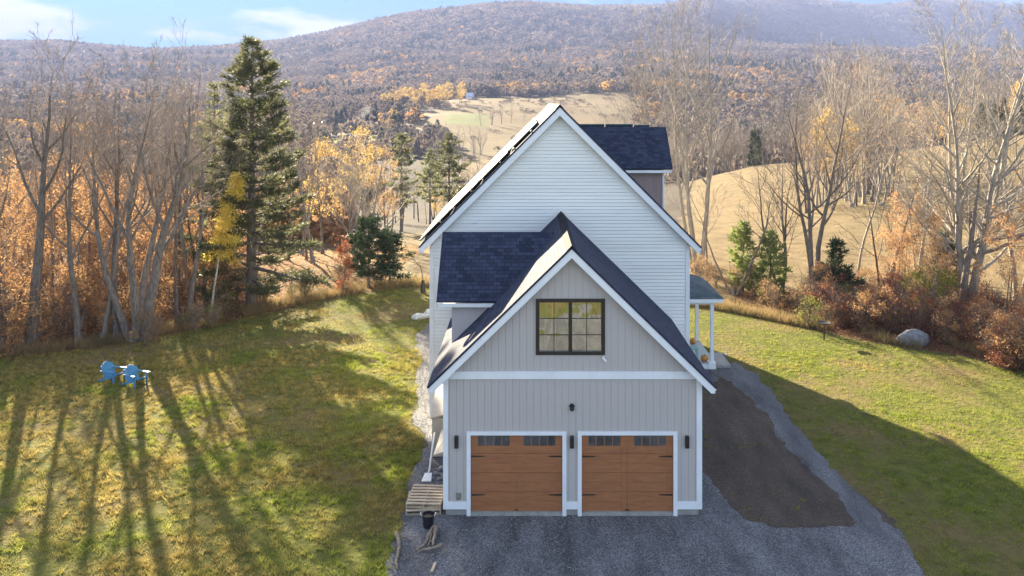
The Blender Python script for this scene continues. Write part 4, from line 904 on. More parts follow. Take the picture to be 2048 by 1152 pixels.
# left woods behind the front row
for i in range(46):
    px = rd.uniform(-120, 640); Y = rd.uniform(44, 76)
    if 440 < px < 600 and Y < 52: continue
    place(rd.choice(TT+TB[:2]), 'bare_tree', px, Y, 'grey bare tree deeper in the left woods behind the front row of trunks', 'tree', 'bare trees inside the left woods', rd.uniform(0,6.28), rd.uniform(.75,1.02))
for i in range(50):
    px = rd.uniform(-60, 480); x0_ = atpx(px, 42); Y = float(lawn_far(np.array([x0_]))[0]) + rd.uniform(.8, 18)
    place(rd.choice(TS), 'beech_sapling', px, Y, 'young beech still holding orange leaves under the left trees', 'sapling', 'orange leaved beech saplings in the left woods', rd.uniform(0,6.28), rd.uniform(.6,1.7))
for i in range(16):
    px = rd.uniform(250, 700); x0_ = atpx(px, 45); Y = float(lawn_far(np.array([x0_]))[0]) + rd.uniform(.4, 3)
    place(rd.choice(TO+TN), 'edge_shrub', px, Y, 'low pale shrub where the left lawn meets the woods', 'shrub', 'low shrubs along the back edge of the left lawn', rd.uniform(0,6.28), rd.uniform(.4,.8))
# right belt
for i in range(84):
    px = rd.uniform(1640, 2160); x0_ = atpx(px, 40); Y = float(lawn_far(np.array([x0_]))[0]) + .9 + rd.uniform(0, 1)**1.3*8
    tp = rd.choice(TR+TR+TR+TS); place(tp, 'russet_shrub', px, Y, 'russet leaved shrub in the thicket along the right lawn', 'shrub', 'russet shrubs along the right lawn', rd.uniform(0,6.28), rd.uniform(.45,1.05))
for i in range(24):
    px = rd.uniform(1395, 1700); x0_ = atpx(px, 43); Y = float(lawn_far(np.array([x0_]))[0]) + .8 + rd.uniform(0, 6)
    place(rd.choice(TO+TN+TN), 'edge_shrub', px, Y, 'low olive or tan shrub at the field edge right of the porch', 'shrub', 'low shrubs at the field edge right of the porch', rd.uniform(0,6.28), rd.uniform(.4,1.0))
# woods between the near field and the valley (left of and behind the house)
def free(px, Y): return True
for px, Y, s in ((803,93,.98),(898,97,1.0),(860,112,.9)):
    place(TP[0 if px < 850 else 1], 'white_pine', px, Y, {803:'left one of the two green pines standing left of the house roof', 898:'right one of the two green pines standing left of the house roof', 860:'small pine between and behind the two green pines'}[px], 'pine', None, px, s)
for i in range(46):
    px = rd.uniform(560, 1010); Y = rd.uniform(88, 150)
    place(rd.choice(TB+TT), 'bare_tree', px, Y, 'grey bare tree in the wood beyond the tan field left of the house', 'tree', 'bare trees beyond the tan field left of the house', rd.uniform(0,6.28), rd.uniform(.5,.75))
for i in range(12):
    px = rd.uniform(600, 1010); Y = rd.uniform(120, 240)
    place(rd.choice(TG), 'golden_tree', px, Y, 'golden leaved tree scattered in the wood left of the house roof', 'tree', 'golden trees in the wood left of the house', rd.uniform(0,6.28), rd.uniform(.35,.7))
for i in range(52):
    px = rd.uniform(-60, 740); Y = rd.uniform(150, 330)
    place(rd.choice(TB+TB+TK), 'bare_tree', px, Y, 'small grey tree in the middle distance on the slope down to the valley', 'tree', 'trees on the slope down to the valley', rd.uniform(0,6.28), rd.uniform(.7,1.0))
# right of the house: treeline beyond the hay field
for i in range(56):
    px = rd.uniform(1290, 1620); Y = rd.uniform(204, 235) + max(0, (1500-px)*.02)
    place(rd.choice(TB+TB+TK[:1]), 'bare_tree', px, Y, 'grey bare tree in the row along the far edge of the hay field', 'tree', 'trees along the far edge of the hay field', rd.uniform(0,6.28), rd.uniform(.8,1.25))
for i in range(34):
    px = rd.uniform(1610, 1800); Y = rd.uniform(92, 140)
    place(rd.choice(TB), 'bare_tree', px, Y, 'tall pinkish grey bare tree in the grove on the hay field', 'tree', 'bare grove standing in the hay field', rd.uniform(0,6.28), rd.uniform(.95,1.6) if px < 1760 else rd.uniform(.7,1.1))
for i in range(10):
    px = rd.uniform(1600, 1760); Y = rd.uniform(90, 130)
    place(rd.choice(TGs), 'golden_tree', px, Y, 'gold leaved tree in the grove on the hay field', 'tree', 'golden trees in the hay field grove', rd.uniform(0,6.28), rd.uniform(.6,1.0))
for i in range(44):
    px = rd.uniform(1780, 2150); Y = rd.uniform(205, 270)
    place(rd.choice(TB+TB+TG), 'bare_tree', px, Y, 'bare or gold tree behind the crest of the right hay field', 'tree', 'trees behind the crest of the right hay field', rd.uniform(0,6.28), rd.uniform(.9,1.5))
for i in range(9):
    px = rd.uniform(1960, 2150); Y = rd.uniform(195, 215)
    place(rd.choice(TK), 'spruce_tree', px, Y, 'dark evergreen near the right end of the hay field crest', 'evergreen', 'dark evergreens at the right end of the field crest', rd.uniform(0,6.28), rd.uniform(.9,1.3))
# valley landmarks
place(TK[0], 'spruce_tree', 1175, 225, 'lone dark spruce seen above the right slope of the roof', 'evergreen', None, .3, 1.05)
place(TK[1], 'spruce_tree', 1209, 290, 'tiny dark spruce right of the lone spruce', 'evergreen', None, .9, .55)
place(TG[0], 'golden_tree', 1212, 200, 'round golden tree above the dark dormer roof', 'tree', None, 2, (.8,.8,.62))
place(TG[1], 'golden_tree', 1236, 205, 'smaller golden tree just right of the round golden tree', 'tree', None, 1, .5)
for i in range(15):
    px = 770 + i*10.5 + rd.uniform(-4,4); 
    if px > 905: px += 10
    place(TG[i%2], 'golden_tree', px, rd.uniform(690,750) , 'bright golden tree in the row along the upper valley meadow', 'tree', 'golden row along the valley meadow', rd.uniform(0,6.28), rd.uniform(1.5,2.1))
for i, px in enumerate((962,984,1003,1022,1047)):
    place(TB[i%4], 'bare_tree', px, 560+i*6, 'grey bare tree in the clump on the valley meadow', 'tree', 'clump of bare trees on the valley meadow', i, 1.15 if i < 4 else .8)
for i in range(16):
    px = rd.uniform(860, 965); place(TB[i%4], 'bare_tree', px, rd.uniform(330,470), 'grey bare tree along the lower left of the valley meadow', 'tree', 'bare trees below the valley meadow', i, rd.uniform(.8,1.2))

# ---- far forest, uncountable: small upright crowns of leaf shards and twigs
def forest(name, pts, Hh, Ww, m, seed, k=16, tall=1.0, label=None):
    r = np.random.default_rng(seed); n = len(pts); pts = np.asarray(pts); Hh = np.asarray(Hh)[:,None]; Ww = np.asarray(Ww)[:,None]
    a = r.uniform(0, 6.283, (n,k)); q = np.sqrt(r.uniform(0,1,(n,k))); t = r.uniform(.05,1,(n,k))
    rad = Ww*.5*(np.sin(np.pi*(t*.82+.14))**.8 if tall < 2 else (1-t)*1.05)
    C = np.stack([np.cos(a)*q*rad, np.sin(a)*q*rad, Hh*(.1+.86*t)], -1) + pts[:,None,:]
    up = np.stack([r.normal(0,.30,(n,k)), r.normal(0,.30,(n,k)), np.ones((n,k))], -1) * (Hh*r.uniform(.13,.24,(n,k)))[:,:,None]*tall*.9*(.62 if k > 30 else .9)
    sa = r.uniform(0,6.283,(n,k)); sd = np.stack([np.cos(sa), np.sin(sa), r.normal(0,.3,(n,k))], -1)*(Ww*r.uniform(.10,.2,(n,k)))[:,:,None]*(.7 if k > 30 else 1)
    V = np.stack([C-sd-up*.6, C+sd-up*.35, C+sd*.35+up, C-sd*.6+up*.7], 2).reshape(-1,3)
    o = link(name, np_mesh(name, V, np.arange(len(V)).reshape(-1,4)), m)
    return tag(o, label, 'forest', kind='stuff')
M['farwood'] = mat('far_bare_woods', (.15,.12,.10), (.24,.19,.15), .02, .9, coord='World', transl=.3, third=(.105,.09,.08), tscale=.008)
M['fargold'] = mat('far_golden_woods', (.40,.24,.07), (.30,.17,.07), .03, .8, coord='World', transl=.4)
M['farpine'] = mat('far_evergreens', (.035,.05,.03), (.05,.065,.035), .03, .9, coord='World', transl=.2)
r = np.random.default_rng(77)
def scatter(n, y0_, y1_, dens=1.0, pxa=-300, pxb=2400):
    Y = np.sqrt(r.uniform(y0_**2, y1_**2, n)); px = r.uniform(pxa, pxb, n); X = (px-VX)*Y/F
    return X, Y, px
def split(X, Y, px, sc, hmul, tagn, seed, k):
    l_, f_, li_, g_ = cover(X, Y); ok = (f_ < .3) & (g_ < .3) & ~((px > 740) & (px < 1300) & (Y < 420)); X = X[ok]; Y = Y[ok]; px = px[ok]; Z = hf(X, Y)
    u = r.uniform(0,1,len(X)); gold = fbm(X, Y, 55, 31) + .25*(u-.5); ev = fbm(X, Y, 90, 41) + .3*(r.uniform(0,1,len(X))-.5)
    lowm = 1 - sm(1500, 2100, Y)
    G = (gold > .78 - .10*lowm); E = (~G) & (ev > .70); B = ~(G | E); P = np.column_stack([X, Y, Z])
    H = r.uniform(.65, 1.2, len(X))*hmul; W = r.uniform(.8, 1.25, len(X))*sc
    return P, H, W, B, G, E
allp = [split(*scatter(3600, 240, 520), 6.5, 9, '', 1, 1), split(*scatter(9500, 520, 1100), 9, 11, '', 2, 1), split(*scatter(15000, 1100, 2100), 13, 13, '', 3, 1), split(*scatter(17000, 2100, 3400), 20, 15, '', 4, 1), split(*scatter(8000, 3400, 4900, pxa=1200), 28, 17, '', 5, 1)]
n = 5200; Yb = np.sqrt(r.uniform(74**2, 250**2, n)); pb = r.uniform(-250, 690, n); Xb = (pb-VX)*Yb/F; kb = (fbm(Xb, Yb, 9, 8) > .40); Xb = Xb[kb]; Yb = Yb[kb]
M['brush'] = mat('leafless_brush', (.15,.115,.09), (.26,.17,.10), .12, .9, coord='World', transl=.3, third=(.30,.15,.06), tscale=.05)
forest('brush', np.column_stack([Xb, Yb, hf(Xb, Yb)]), r.uniform(2,5.5,len(Xb)), r.uniform(2,4,len(Xb)), M['brush'], 190, 44, label='leafless brush and saplings filling the left woods down the slope')
n = 2600; Yb = r.uniform(380, 840, n); pb = r.uniform(860, 1290, n); Xb = (pb-VX)*Yb/F; kb = np.abs(fbm(Xb*.5, Yb*1.6, 60, 18) - .5) < .012; Xb = Xb[kb]; Yb = Yb[kb]
forest('hedge_brush', np.column_stack([Xb, Yb, hf(Xb, Yb)]), r.uniform(1.2,3,len(Xb)), r.uniform(3,7,len(Xb)), M['farwood'], 191, 40, label='low brush lines crossing the valley meadow')
for i, (P, H, W, B, G, E) in enumerate(allp):
    kk = (60, 52, 34, 16, 12)[i]; W = W*(1.25,1.3,1.25,1.15,1.1)[i]; s_ = ('lower valley', 'valley floor', 'hillside', 'mountain', 'far mountain')[i]
    forest('bare_forest', P[B], H[B], W[B], M['farwood'], 200+i, kk, label='grey leafless woods covering the ' + s_)
    if i < 4 and G.sum(): forest('golden_forest', P[G], H[G]*.9, W[G], M['fargold'], 210+i, kk, label='scattered golden autumn crowns on the ' + s_)
    if E.sum(): forest('evergreen_forest', P[E], H[E]*1.1, W[E]*.7, M['farpine'], 220+i, kk, tall=2.0, label='dark evergreens dotted over the ' + s_)

# ------------------------------------------------------------ valley buildings
M['metalroof'] = mat('pale_metal_roof', (.50,.54,.62), (.42,.46,.54), 2, .35)
M['barnwall'] = mat('weathered_barn_wall', (.28,.24,.20), (.2,.17,.15), 1, .9)
def barn(px, Y, w_, d_, h_, rz, name, label, rmat='metalroof', wmat='barnwall'):
    x = atpx(px, Y); z = hz(x, Y); e = empty(name, (x, Y, z), label, 'building', None, rz)
    def ch(nm, mb, m):
        me = bpy.data.meshes.new(nm); me.from_pydata(mb.v, [], mb.f); me.update(); return link(nm, me, m, e)
    b = MB(); b.prism_y([(-w_/2,-1),(w_/2,-1),(w_/2,h_),(0,h_+w_*.3),(-w_/2,h_)], -d_/2, d_/2); ch('wall', b, M[wmat])
    b = MB()
    for s in (-1,1):
        P = [(0, h_+w_*.3+.05),(s*(w_/2+.4), h_-.2),(s*(w_/2+.4), h_),(0,h_+w_*.3+.3)]; b.prism_y(P if s < 0 else P[::-1], -d_/2-.4, d_/2+.4)
    ch('roof', b, M[rmat])
    b = MB(); b.box(-1.1,1.1,-d_/2-.08,-d_/2-.02,0,2.3); ch('door', b, M['frame'])
    for s in (-1,1): b = MB(); b.box(s*w_*.32-.5,s*w_*.32+.5,-d_/2-.07,-d_/2-.02,1.1,2.1); ch('window', b, M['frame'])
barn(716, 500, 12, 9, 3.2, R(70), 'valley_house', 'small building with pale blue metal roof in the green valley clearing')
barn(751, 600, 11, 9, 3.4, R(20), 'valley_house', 'farm building with pale roof right of the rising smoke')
barn(638, 620, 9, 8, 4.0, R(50), 'valley_house', 'house with pale roof behind trees left of the smoke')
barn(940, 775, 11, 6, 2.6, R(85), 'valley_house', 'tiny white shed at the top left of the valley meadow', wmat='white')
# smoke rising from the valley clearing
def smoke():
    Y = 520; x = atpx(682, Y); z = hz(x, Y); mb = MB(); n = 14
    pts = [(x + t*16 + t*t*3, Y, z + t*24) for t in [i/10 for i in range(11)]]; rs = [.4+3.4*(i/10)**1.2*(1 if i < 9 else .75 if i == 9 else .3) for i in range(11)]
    mb.tube(pts, rs, n); m, t = new_mat('thin_smoke'); o = t.nodes.new('ShaderNodeOutputMaterial'); v = t.nodes.new('ShaderNodeVolumePrincipled')
    v.inputs['Color'].default_value = (.95,.93,.9,1); g = t.nodes.new('ShaderNodeNewGeometry'); nz_ = t.nodes.new('ShaderNodeTexNoise'); nz_.inputs['Scale'].default_value = .22; nz_.inputs['Detail'].default_value = 6
    t.links.new(g.outputs['Position'], nz_.inputs['Vector']); mr = t.nodes.new('ShaderNodeMapRange'); mr.inputs['From Min'].default_value = .4; mr.inputs['From Max'].default_value = .7; mr.inputs['To Max'].default_value = .05
    t.links.new(nz_.outputs['Fac'], mr.inputs['Value']); t.links.new(mr.outputs[0], v.inputs['Density']); t.links.new(v.outputs[0], o.inputs['Volume'])
    tag(mb.build('smoke', m, None), 'thin white smoke plume rising from the valley clearing', 'smoke', kind='stuff')
smoke()

# ------------------------------------------------------------ garden chairs
def adirondack(x, y, rz, label):
    e = empty('garden_chair', (x, y, hz(x, y)), label, 'chair', 'blue slatted chairs on the left lawn', rz); e.scale = (.93,)*3
    def ch(nm, mb): me = bpy.data.meshes.new(nm); me.from_pydata(mb.v, [], mb.f); me.update(); return link(nm, me, M['blue'], e)
    s = MB()      # seat slats, sloping to the back (chair faces -y)
    for k in range(6):
        y0_ = -.32 + k*.095; z0_ = .37 - k*.032; s.hexa([(-.27,y0_,z0_),(.27,y0_,z0_),(.27,y0_+.085,z0_-.028),(-.27,y0_+.085,z0_-.028)], [(-.27,y0_,z0_+.02),(.27,y0_,z0_+.02),(.27,y0_+.085,z0_-.008),(-.27,y0_+.085,z0_-.008)])
    ch('seat', s)
    b = MB()
    for k in range(7):
        u = (k-3)*.085; hh = .72 - .045*abs(k-3)**1.5*.6; t0 = (.22, .20); t1 = (.22+.38*hh, .20+.93*hh)
        sx = 1 + .12*abs(k-3)/3
        b.hexa([(u-.041,t0[0],t0[1]),(u+.041,t0[0],t0[1]),(u+.038,t0[0]+.02,t0[1]),(u-.038,t0[0]+.02,t0[1])], [(u*sx-.04,t1[0],t1[1]),(u*sx+.04,t1[0],t1[1]),(u*sx+.04,t1[0]+.02,t1[1]),(u*sx-.04,t1[0]+.02,t1[1])])
    b.box(-.28,.28,.345,.365,.48,.53); ch('backrest', b)
    for s_ in (-1,1):
        a = MB(); a.hexa([(s_*.36-.075,-.38,.555),(s_*.36+.075,-.38,.555),(s_*.34+.05,.40,.535),(s_*.34-.05,.40,.535)], [(s_*.36-.075,-.38,.58),(s_*.36+.075,-.38,.58),(s_*.34+.05,.40,.56),(s_*.34-.05,.40,.56)]); ch('armrest', a)
        l_ = MB(); l_.box(s_*.30-.015,s_*.30+.015,-.34,-.24,0,.553); ch('leg', l_)
        l_ = MB(); l_.hexa([(s_*.27-.015,-.3,.30),(s_*.27+.015,-.3,.30),(s_*.27+.015,.62,0),(s_*.27-.015,.62,0)], [(s_*.27-.015,-.3,.40),(s_*.27+.015,-.3,.40),(s_*.27+.015,.66,.08),(s_*.27-.015,.66,.08)]); ch('leg', l_)
adirondack(atpx(228, 33.7), 33.7, R(70), 'blue slatted garden chair on the left of the pair')
adirondack(atpx(273, 33.2), 33.2, R(62), 'blue slatted garden chair on the right of the pair')

# ------------------------------------------------------------ things by the garage corner
def pallet(cx, cy, z, rz, label, ty=0.0):
    e = empty('wooden_pallet', (cx, cy, z), label, 'pallet', 'wooden pallets by the garage corner', rz); e.rotation_euler = (R(ty), 0, rz)
    def ch(nm, mb): me = bpy.data.meshes.new(nm); me.from_pydata(mb.v, [], mb.f); me.update(); return link(nm, me, M['pallet'], e)
    t = MB()
    for k in range(7): y_ = -.58 + k*.178; t.box(-.5,.5,y_,y_+.095,.112,.13)
    ch('top_boards', t)
    t = MB()
    for x_ in (-.5,-.02,.46): t.box(x_,x_+.04,-.58,.583,.02,.112)
    ch('stringers', t)
    t = MB()
    for y_ in (-.58,-.05,.48): t.box(-.5,.5,y_,y_+.1,.0,.02)
    ch('bottom_boards', t)
pallet(-2.98, 23.35, .015, R(4), 'lower wooden pallet flat on the gravel at the garage corner')
pallet(-2.93, 23.45, .15, R(-3), 'upper wooden pallet lying on top of the other pallet')
def bucket():
    x, y = -2.72, 22.15; e = empty('bucket', (x, y, .012), 'black plastic bucket with rope handles in front of the pallets', 'bucket')
    b = MB(); b.lathe((x,y,.012), [(.001,0),(.135,0),(.17,.34),(.185,.345),(.185,.36),(.165,.36),(.15,.05),(.001,.05)], 24); b.build('body', M['bucket'], e, smooth=False)
    for s in (-1,1):
        h_ = MB(); h_.tube([(x+s*.18,y-.06,.34),(x+s*.21,y-.04,.40),(x+s*.215,y,.42),(x+s*.21,y+.04,.40),(x+s*.18,y+.06,.34)], [.009]*5, 8); h_.build('handle', M['pvc'], e)
    f_ = MB(); f_.lathe((x,y,.30), [(.001,.02),(.08,.015),(.158,0)], 16); f_.build('contents', M['soil'], e)
bucket()
def px2w(px, py, z=0.0): Y = F*(CAM_H-z)/(py-VY); return (atpx(px, Y), Y)
def branch(pp, r_, label, name='dead_branch', m='stick', z=.02):
    pts = []; rs = []; n = len(pp)
    for i, (a, b_, zz) in enumerate(pp):
        x, y = px2w(a, b_, zz); pts.append((x, y, z + zz)); rs.append(r_*(1-.55*i/(n-1)))
    # resample with small kinks
    P = []; Rr = []; q = random.Random(int(pp[0][0]*7+pp[0][1]))
    for i in range(n-1):
        for k in range(4):
            t = k/4; v = Vector(pts[i]).lerp(Vector(pts[i+1]), t) + Vector((q.uniform(-1,1), q.uniform(-1,1), 0))*r_*.25; P.append(v); Rr.append((rs[i]*(1-t)+rs[i+1]*t)*q.uniform(.85,1.15))
    P.append(Vector(pts[-1])); Rr.append(rs[-1]); mb = MB(); mb.tube(P, Rr, 9); o = mb.build(name, M[m], None, smooth=True); return tag(o, label, 'branch')
branch([(794,1068,.04),(798,1085,.05),(797,1105,.04),(792,1125,.04),(795,1139,.03)], .062, 'long weathered log lying along the lawn edge of the gravel')
branch([(868,1054,.12),(856,1072,.1),(850,1090,.08),(832,1103,.04)], .05, 'pale curved branch on the left of the branch pile')
branch([(871,1058,.14),(869,1075,.12),(865,1092,.1)], .06, 'thick pale branch upright in the middle of the branch pile')
branch([(864,1066,.08),(860,1082,.06),(856,1095,.05)], .035, 'short thin branch inside the branch pile')
branch([(884,1091,.12),(866,1097,.12),(850,1100,.1),(838,1105,.08)], .05, 'branch lying crosswise at the front of the branch pile')
branch([(820,1082,.02),(814,1078,.02),(803,1073,.02)], .02, 'small stick on the gravel left of the branch pile')
branch([(820,1112,.02),(812,1118,.02),(806,1122,.02)], .018, 'small forked stick on the gravel below the pile')
def plank(px, py, L, w_, rz, label):
    x, y = px2w(px, py); mb = MB(); c, s = math.cos(rz), math.sin(rz)
    def T_(a, b_, z_): return (x + a*c - b_*s, y + a*s + b_*c, z_)
    mb.hexa([T_(-w_/2,-L/2,.018),T_(w_/2,-L/2,.018),T_(w_/2,L/2,.018),T_(-w_/2,L/2,.018)], [T_(-w_/2,-L/2,.045),T_(w_/2,-L/2,.045),T_(w_/2,L/2,.045),T_(-w_/2,L/2,.045)])
    tag(mb.build('board_offcut', M['pallet'], None), label, 'board')
plank(867, 1137, .42, .07, R(-8), 'short board offcut lying alone at the bottom of the gravel')
# vent pipe with its pale splash block, rubble by the side wall
e = empty('vent_pipe', (-3.05, 25.2, .01), 'white bent pipe standing in the gravel beside the garage', 'pipe')
mb = MB(); mb.tube([(-3.02,26.3,.9),(-3.03,26.0,.75),(-3.05,25.6,.45),(-3.07,25.3,.12),(-3.12,25.1,.04)], [.03]*5, 10); mb.build('pipe', M['pvc'], e, smooth=True)
mb = MB(); mb.hexa([(-3.25,24.75,.012),(-2.95,24.75,.012),(-2.98,25.2,.012),(-3.2,25.2,.012)], [(-3.25,24.75,.05),(-2.95,24.75,.05),(-2.98,25.2,.09),(-3.2,25.2,.09)]); mb.build('splash_block', M['pvc'], e)
def rock(x, y, s3, label, m='rock', name='boulder', z=None, seed=0):
    import bmesh
    bm = bmesh.new(); bmesh.ops.create_icosphere(bm, subdivisions=3, radius=1)
    for v in bm.verts:
        c = v.co; k = 1 + .35*(vnoise(c.x*2+seed*3.1+9, c.y*2+c.z*1.7+9, 1, seed)-.5) + .15*(vnoise(c.x*5+9, c.y*5+c.z*4+9, 1, seed+3)-.5); v.co = Vector((c.x*s3[0]*k, c.y*s3[1]*k, c.z*s3[2]*k))
    me = bpy.data.meshes.new(name); bm.to_mesh(me); bm.free(); o = link(name, me, M[m]); o.location = (x, y, (hz(x,y) if z is None else z) + s3[2]*.45); return tag(o, label, 'rock')
rock(*px2w(1827, 690), (.75,.45,.5), 'large grey boulder at the edge of the right woods', seed=2)
rock(*px2w(838, 637), (.42,.35,.2), 'low white rock left of the house wall', 'chalk', seed=4)
rock(*px2w(858, 634), (.28,.25,.28), 'small white rock touching the house wall', 'chalk', seed=5)
for i, (a, b_, s) in enumerate(((872,950,.12),(880,960,.10),(884,940,.14),(866,958,.08),(885,975,.09))): rock(*px2w(a, b_), (s,s*.8,s*.6), ['dark rubble stone nearest the white pipe','small rubble stone against the garage corner','largest dark rubble stone beside the garage wall','tiny rubble stone in the open gravel','rubble stone just above the pallets'][i], seed=10+i)
# bird bath on the right lawn
x, y = px2w(1648, 680); e = empty('bird_bath', (x, y, hz(x,y)), 'dark thin stemmed bird bath near the edge of the right lawn', 'bird bath'); mb = MB(); mb.cyl((x,y,hz(x,y)-.1),(x,y,.78),.035,.025,n=10); mb.build('pole', M['black'], e)
mb = MB(); mb.lathe((x,y,.78), [(.001,0),(.2,.02),(.30,.09),(.31,.10),(.2,.05),(.001,.03)], 24); mb.build('bowl', M['black'], e)
# fallen trunks at the edge of the left woods
def log(p, q, r_, label):
    P = [Vector(p).lerp(Vector(q), i/8) + Vector((0,0,.06*math.sin(i*1.3))) for i in range(9)]; mb = MB(); mb.tube(P, [r_*(1-.05*i) for i in range(9)], 10); tag(mb.build('fallen_log', M['bark'], None, smooth=True), label, 'log')
a = px2w(15, 712); b_ = px2w(128, 668); log((*a, .15), (b_[0], b_[1]+.3, .7), .15, 'long fallen log at the far left edge of the lawn')
a = px2w(160, 680); b_ = px2w(203, 640); log((*a, .5), (b_[0], b_[1]-1.5, 1.5), .14, 'short raised fallen log left of the blue chairs')

# ------------------------------------------------------------ grass and litter
def blades(name, X, Y, h, wd, m, seed, label, lean=.45, cat='grass'):
    q = np.random.default_rng(seed); n = len(X); Z = hf(X, Y); a = q.uniform(0,6.283,n); la = q.uniform(0,6.283,n)
    s = np.stack([np.cos(a), np.sin(a), np.zeros(n)], -1)*wd[:,None]*.5; b_ = np.stack([X,Y,Z-.005], -1); tip = b_ + np.stack([np.cos(la)*h*lean*q.uniform(.3,1.6,n), np.sin(la)*h*lean*q.uniform(.3,1.6,n), h], -1)
    V = np.stack([b_-s, b_+s, tip], 1).reshape(-1,3); o = link(name, np_mesh(name, V, np.arange(3*n).reshape(n,3)), m); return tag(o, label, cat, kind='stuff')
def grass_mat():
    m, t = new_mat('lawn_blades'); n = t.nodes.new; l = t.links.new
    o = n('ShaderNodeOutputMaterial'); g = n('ShaderNodeNewGeometry')
    def nzz(s, d=4):
        z = n('ShaderNodeTexNoise'); z.inputs['Scale'].default_value = s; z.inputs['Detail'].default_value = d; l(g.outputs['Position'], z.inputs['Vector']); return z.outputs['Fac']
    def rp(f, st):
        r_ = n('ShaderNodeValToRGB'); l(f, r_.inputs[0]); e = r_.color_ramp.elements
        while len(e) < len(st): e.new(.5)
        for q, (p, c) in enumerate(st): e[q].position = p; e[q].color = (*c, 1)
        return r_.outputs[0]
    A = rp(nzz(2.5, 6), [(.3,(.14,.18,.028)),(.5,(.245,.285,.048)),(.7,(.36,.35,.085))])
    B = rp(nzz(3.5, 6), [(.3,(.21,.17,.05)),(.5,(.37,.29,.09)),(.7,(.50,.40,.15))])
    f = n('ShaderNodeMapRange'); f.inputs['From Min'].default_value = .45; f.inputs['From Max'].default_value = .58; 
    # drier to the left and near the camera
    sp = n('ShaderNodeSeparateXYZ'); l(g.outputs['Position'], sp.inputs[0]); fx = n('ShaderNodeMapRange'); fx.inputs['From Min'].default_value = 4; fx.inputs['From Max'].default_value = -14; fx.inputs['To Min'].default_value = -.10; fx.inputs['To Max'].default_value = .10; l(sp.outputs['X'], fx.inputs['Value'])
    ad_ = n('ShaderNodeMath'); l(nzz(.35, 5), ad_.inputs[0]); l(fx.outputs[0], ad_.inputs[1]); l(ad_.outputs[0], f.inputs['Value'])
    x = n('ShaderNodeMix'); x.data_type = 'RGBA'; l(f.outputs[0], x.inputs['Factor']); l(A, x.inputs['A']); l(B, x.inputs['B'])
    d = n('ShaderNodeBsdfDiffuse'); tr = n('ShaderNodeBsdfTranslucent'); ms = n('ShaderNodeMixShader'); ms.inputs[0].default_value = .5
    l(x.outputs['Result'], d.inputs[0]); l(x.outputs['Result'], tr.inputs[0]); l(d.outputs[0], ms.inputs[1]); l(tr.outputs[0], ms.inputs[2]); l(ms.outputs[0], o.inputs['Surface']); return m
GM = grass_mat()
q = np.random.default_rng(3)
def lawn_pts(n, ya, yb, xa, xb):
    Y = q.uniform(ya, yb, n); X = q.uniform(xa, xb, n)
    px = VX + F*X/Y; ok = (px > -60) & (px < 2110) & (Y < lawn_far(X) + q.normal(0,.25,n))
    ok &= ~inpoly(X, Y, GRAVEL) | (q.uniform(0,1,n) < .004); ok &= ~inpoly(X, Y, PATH); k = inpoly(X, Y, SOIL); ok &= ~k | ((q.uniform(0,1,n) < .5) & (fbm(X, Y, 1.2, 79) > .5)); k = (X > 5) & (X < 11) & (Y > 21) & (Y < 34.5) & (X < 10.4); ok &= ~k | (q.uniform(0,1,n) < .3)
    k = inpoly(X, Y, SOIL2) & (fbm(X, Y, 1.5, 77) > .42); ok &= ~k | (q.uniform(0,1,n) < .35)
    ok &= ~((X > MX0-.1) & (X < MX1+.1) & (Y > 22.5) & (Y < MY1+.1)); ok &= ~((X > GX0-.8) & (X < PX+.1) & (Y > 22.7) & (Y < 39)) | (X > PX) | (X < GX0-.8) | ((X > GX1+.2) & (Y < 35)); return X[ok], Y[ok]
for i, (ya, yb, n, hm) in enumerate(((18.5,27,330000,1.0),(27,36,230000,1.15),(36,51.5,170000,1.4))):
    X, Y = lawn_pts(n, ya, yb, -34, 34)
    cl = fbm(X, Y, .55, 51, 3); rgt = sm(0, 7, X); h = (.02 + (.30-.16*rgt)*np.clip(cl-.38, 0, 1)**1.2)*q.uniform(.6,1.3,len(X))*hm
    blades('lawn_grass', X, Y, h, np.full(len(X), .016)*hm*q.uniform(.7,1.5,len(X)), GM, 60+i, ['tufted yellow green grass on the near part of the lawn','yellow green grass on the middle of the lawn beside the house','sunlit grass on the back of the lawn'][i], .8)
# bushy tufts standing out of the turf
for i, (ya, yb, n, hm) in enumerate(((18.8,26,13000,1.0),(26,38,15000,1.15))):
    X, Y = lawn_pts(n, ya, yb, -30, 24); k = fbm(X, Y, 3.5, 55) + q.uniform(-.25,.25,len(X)) - .18*sm(2, 8, X) > .42; X = X[k]; Y = Y[k]; nb = 18
    rr = q.uniform(.04,.13,len(X)); a = q.uniform(0,6.283,(len(X),nb)); s_ = np.sqrt(q.uniform(0,1,(len(X),nb))); XX_ = (X[:,None] + np.cos(a)*s_*rr[:,None]).ravel(); YY_ = (Y[:,None] + np.sin(a)*s_*rr[:,None]).ravel()
    hh = (rr[:,None]*q.uniform(.9,1.7,(len(X),1))*q.uniform(.6,1.2,(len(X),nb))).ravel()*(1-.45*sm(2, 8, XX_))
    blades('grass_tufts', XX_, YY_, hh, q.uniform(.016,.03,len(XX_))*hm, GM, 66+i, ['coarse grass tufts on the lawn nearest the camera','coarse grass tufts around and beyond the blue chairs'][i], .9)
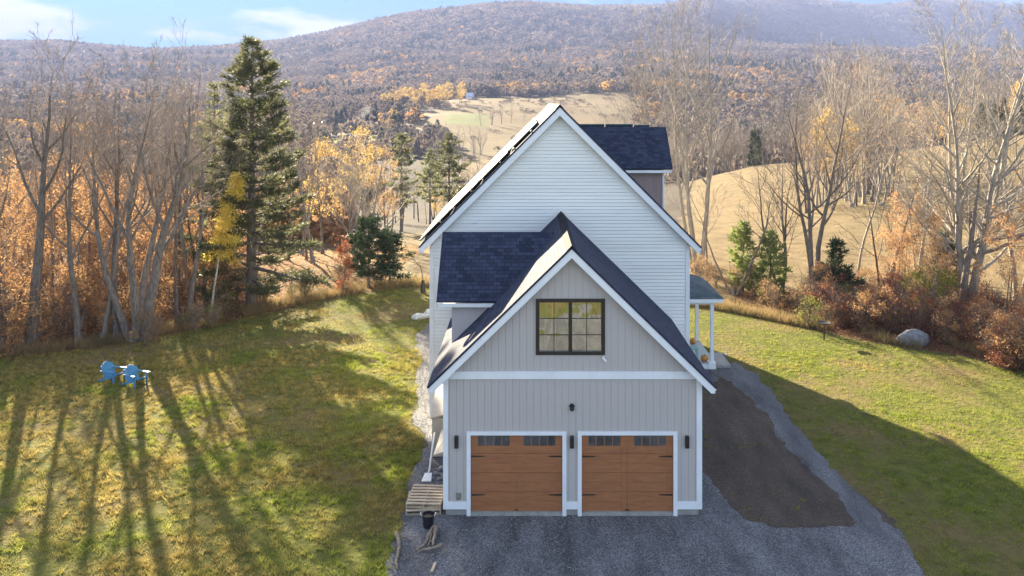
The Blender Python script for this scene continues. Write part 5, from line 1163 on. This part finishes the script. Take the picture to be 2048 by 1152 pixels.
# tall weeds and dry stems along the wood edges
M['weed'] = mat('dry_weeds', (.36,.25,.12), (.20,.16,.07), 1.2, .9, coord='World', transl=.4)
n = 60000; X = q.uniform(-40, 34, n); Y = lawn_far(X) + np.abs(q.normal(0, 1.1, n)) + .1; k = fbm(X, Y, 2, 61) > .42; X = X[k]; Y = Y[k]
blades('undergrowth', X, Y, q.uniform(.12,.6,len(X)), q.uniform(.015,.04,len(X)), M['weed'], 70, 'dry weeds and stems fringing the lawn', .5, 'weeds')
# fallen leaves on the woodland floor
def litter(n, xa, xb, dy0, dy1, m, seed, label):
    X = q.uniform(xa, xb, n); Y = lawn_far(X) + q.uniform(dy0, dy1, n)**1.0; Z = hf(X, Y) + q.uniform(.01,.25,n)**1.5; P = np.column_stack([X,Y,Z]); D = unit(q, n); D[:,2] *= .5; U = unit(q, n)
    o = link('leaf_litter', quads_mesh('leaf_litter', P, D, U, q.uniform(.08,.2,n), q.uniform(.06,.14,n)), m); tag(o, label, 'leaves', kind='stuff')
litter(45000, -42, -9, .2, 26, M['orange'], 1, 'orange fallen leaves under the left trees')
litter(26000, 14, 40, .2, 10, M['russet'], 2, 'russet fallen leaves under the right thicket')
n = 4200; X = q.uniform(-26, 26, n); Y = q.uniform(20, 45, n); k = (Y < lawn_far(X)) & ~((X > -4) & (X < 8.6)); X = X[k]; Y = Y[k]; P = np.column_stack([X,Y,hf(X,Y)+.07]); n = len(X)
tag(link('fallen_leaves', quads_mesh('fallen_leaves', P, unit(q,n)*[1,1,.3], unit(q,n), q.uniform(.05,.1,n), q.uniform(.04,.08,n)), M['tan']), 'pale fallen leaves speckling the lawn on both sides of the house', 'leaves', kind='stuff')

# ------------------------------------------------------------ haze
hb = MB(); hb.box(-6200, 6200, -120, 6600, -75, 660)
m, t = new_mat('autumn_haze'); o = t.nodes.new('ShaderNodeOutputMaterial'); v = t.nodes.new('ShaderNodeVolumePrincipled')
v.inputs['Color'].default_value = (.19,.235,.40,1); v.inputs['Density'].default_value = HAZE; v.inputs['Anisotropy'].default_value = 0.0
t.links.new(v.outputs[0], o.inputs['Volume'])
ho = hb.build('haze', m, None); tag(ho, kind='stuff')
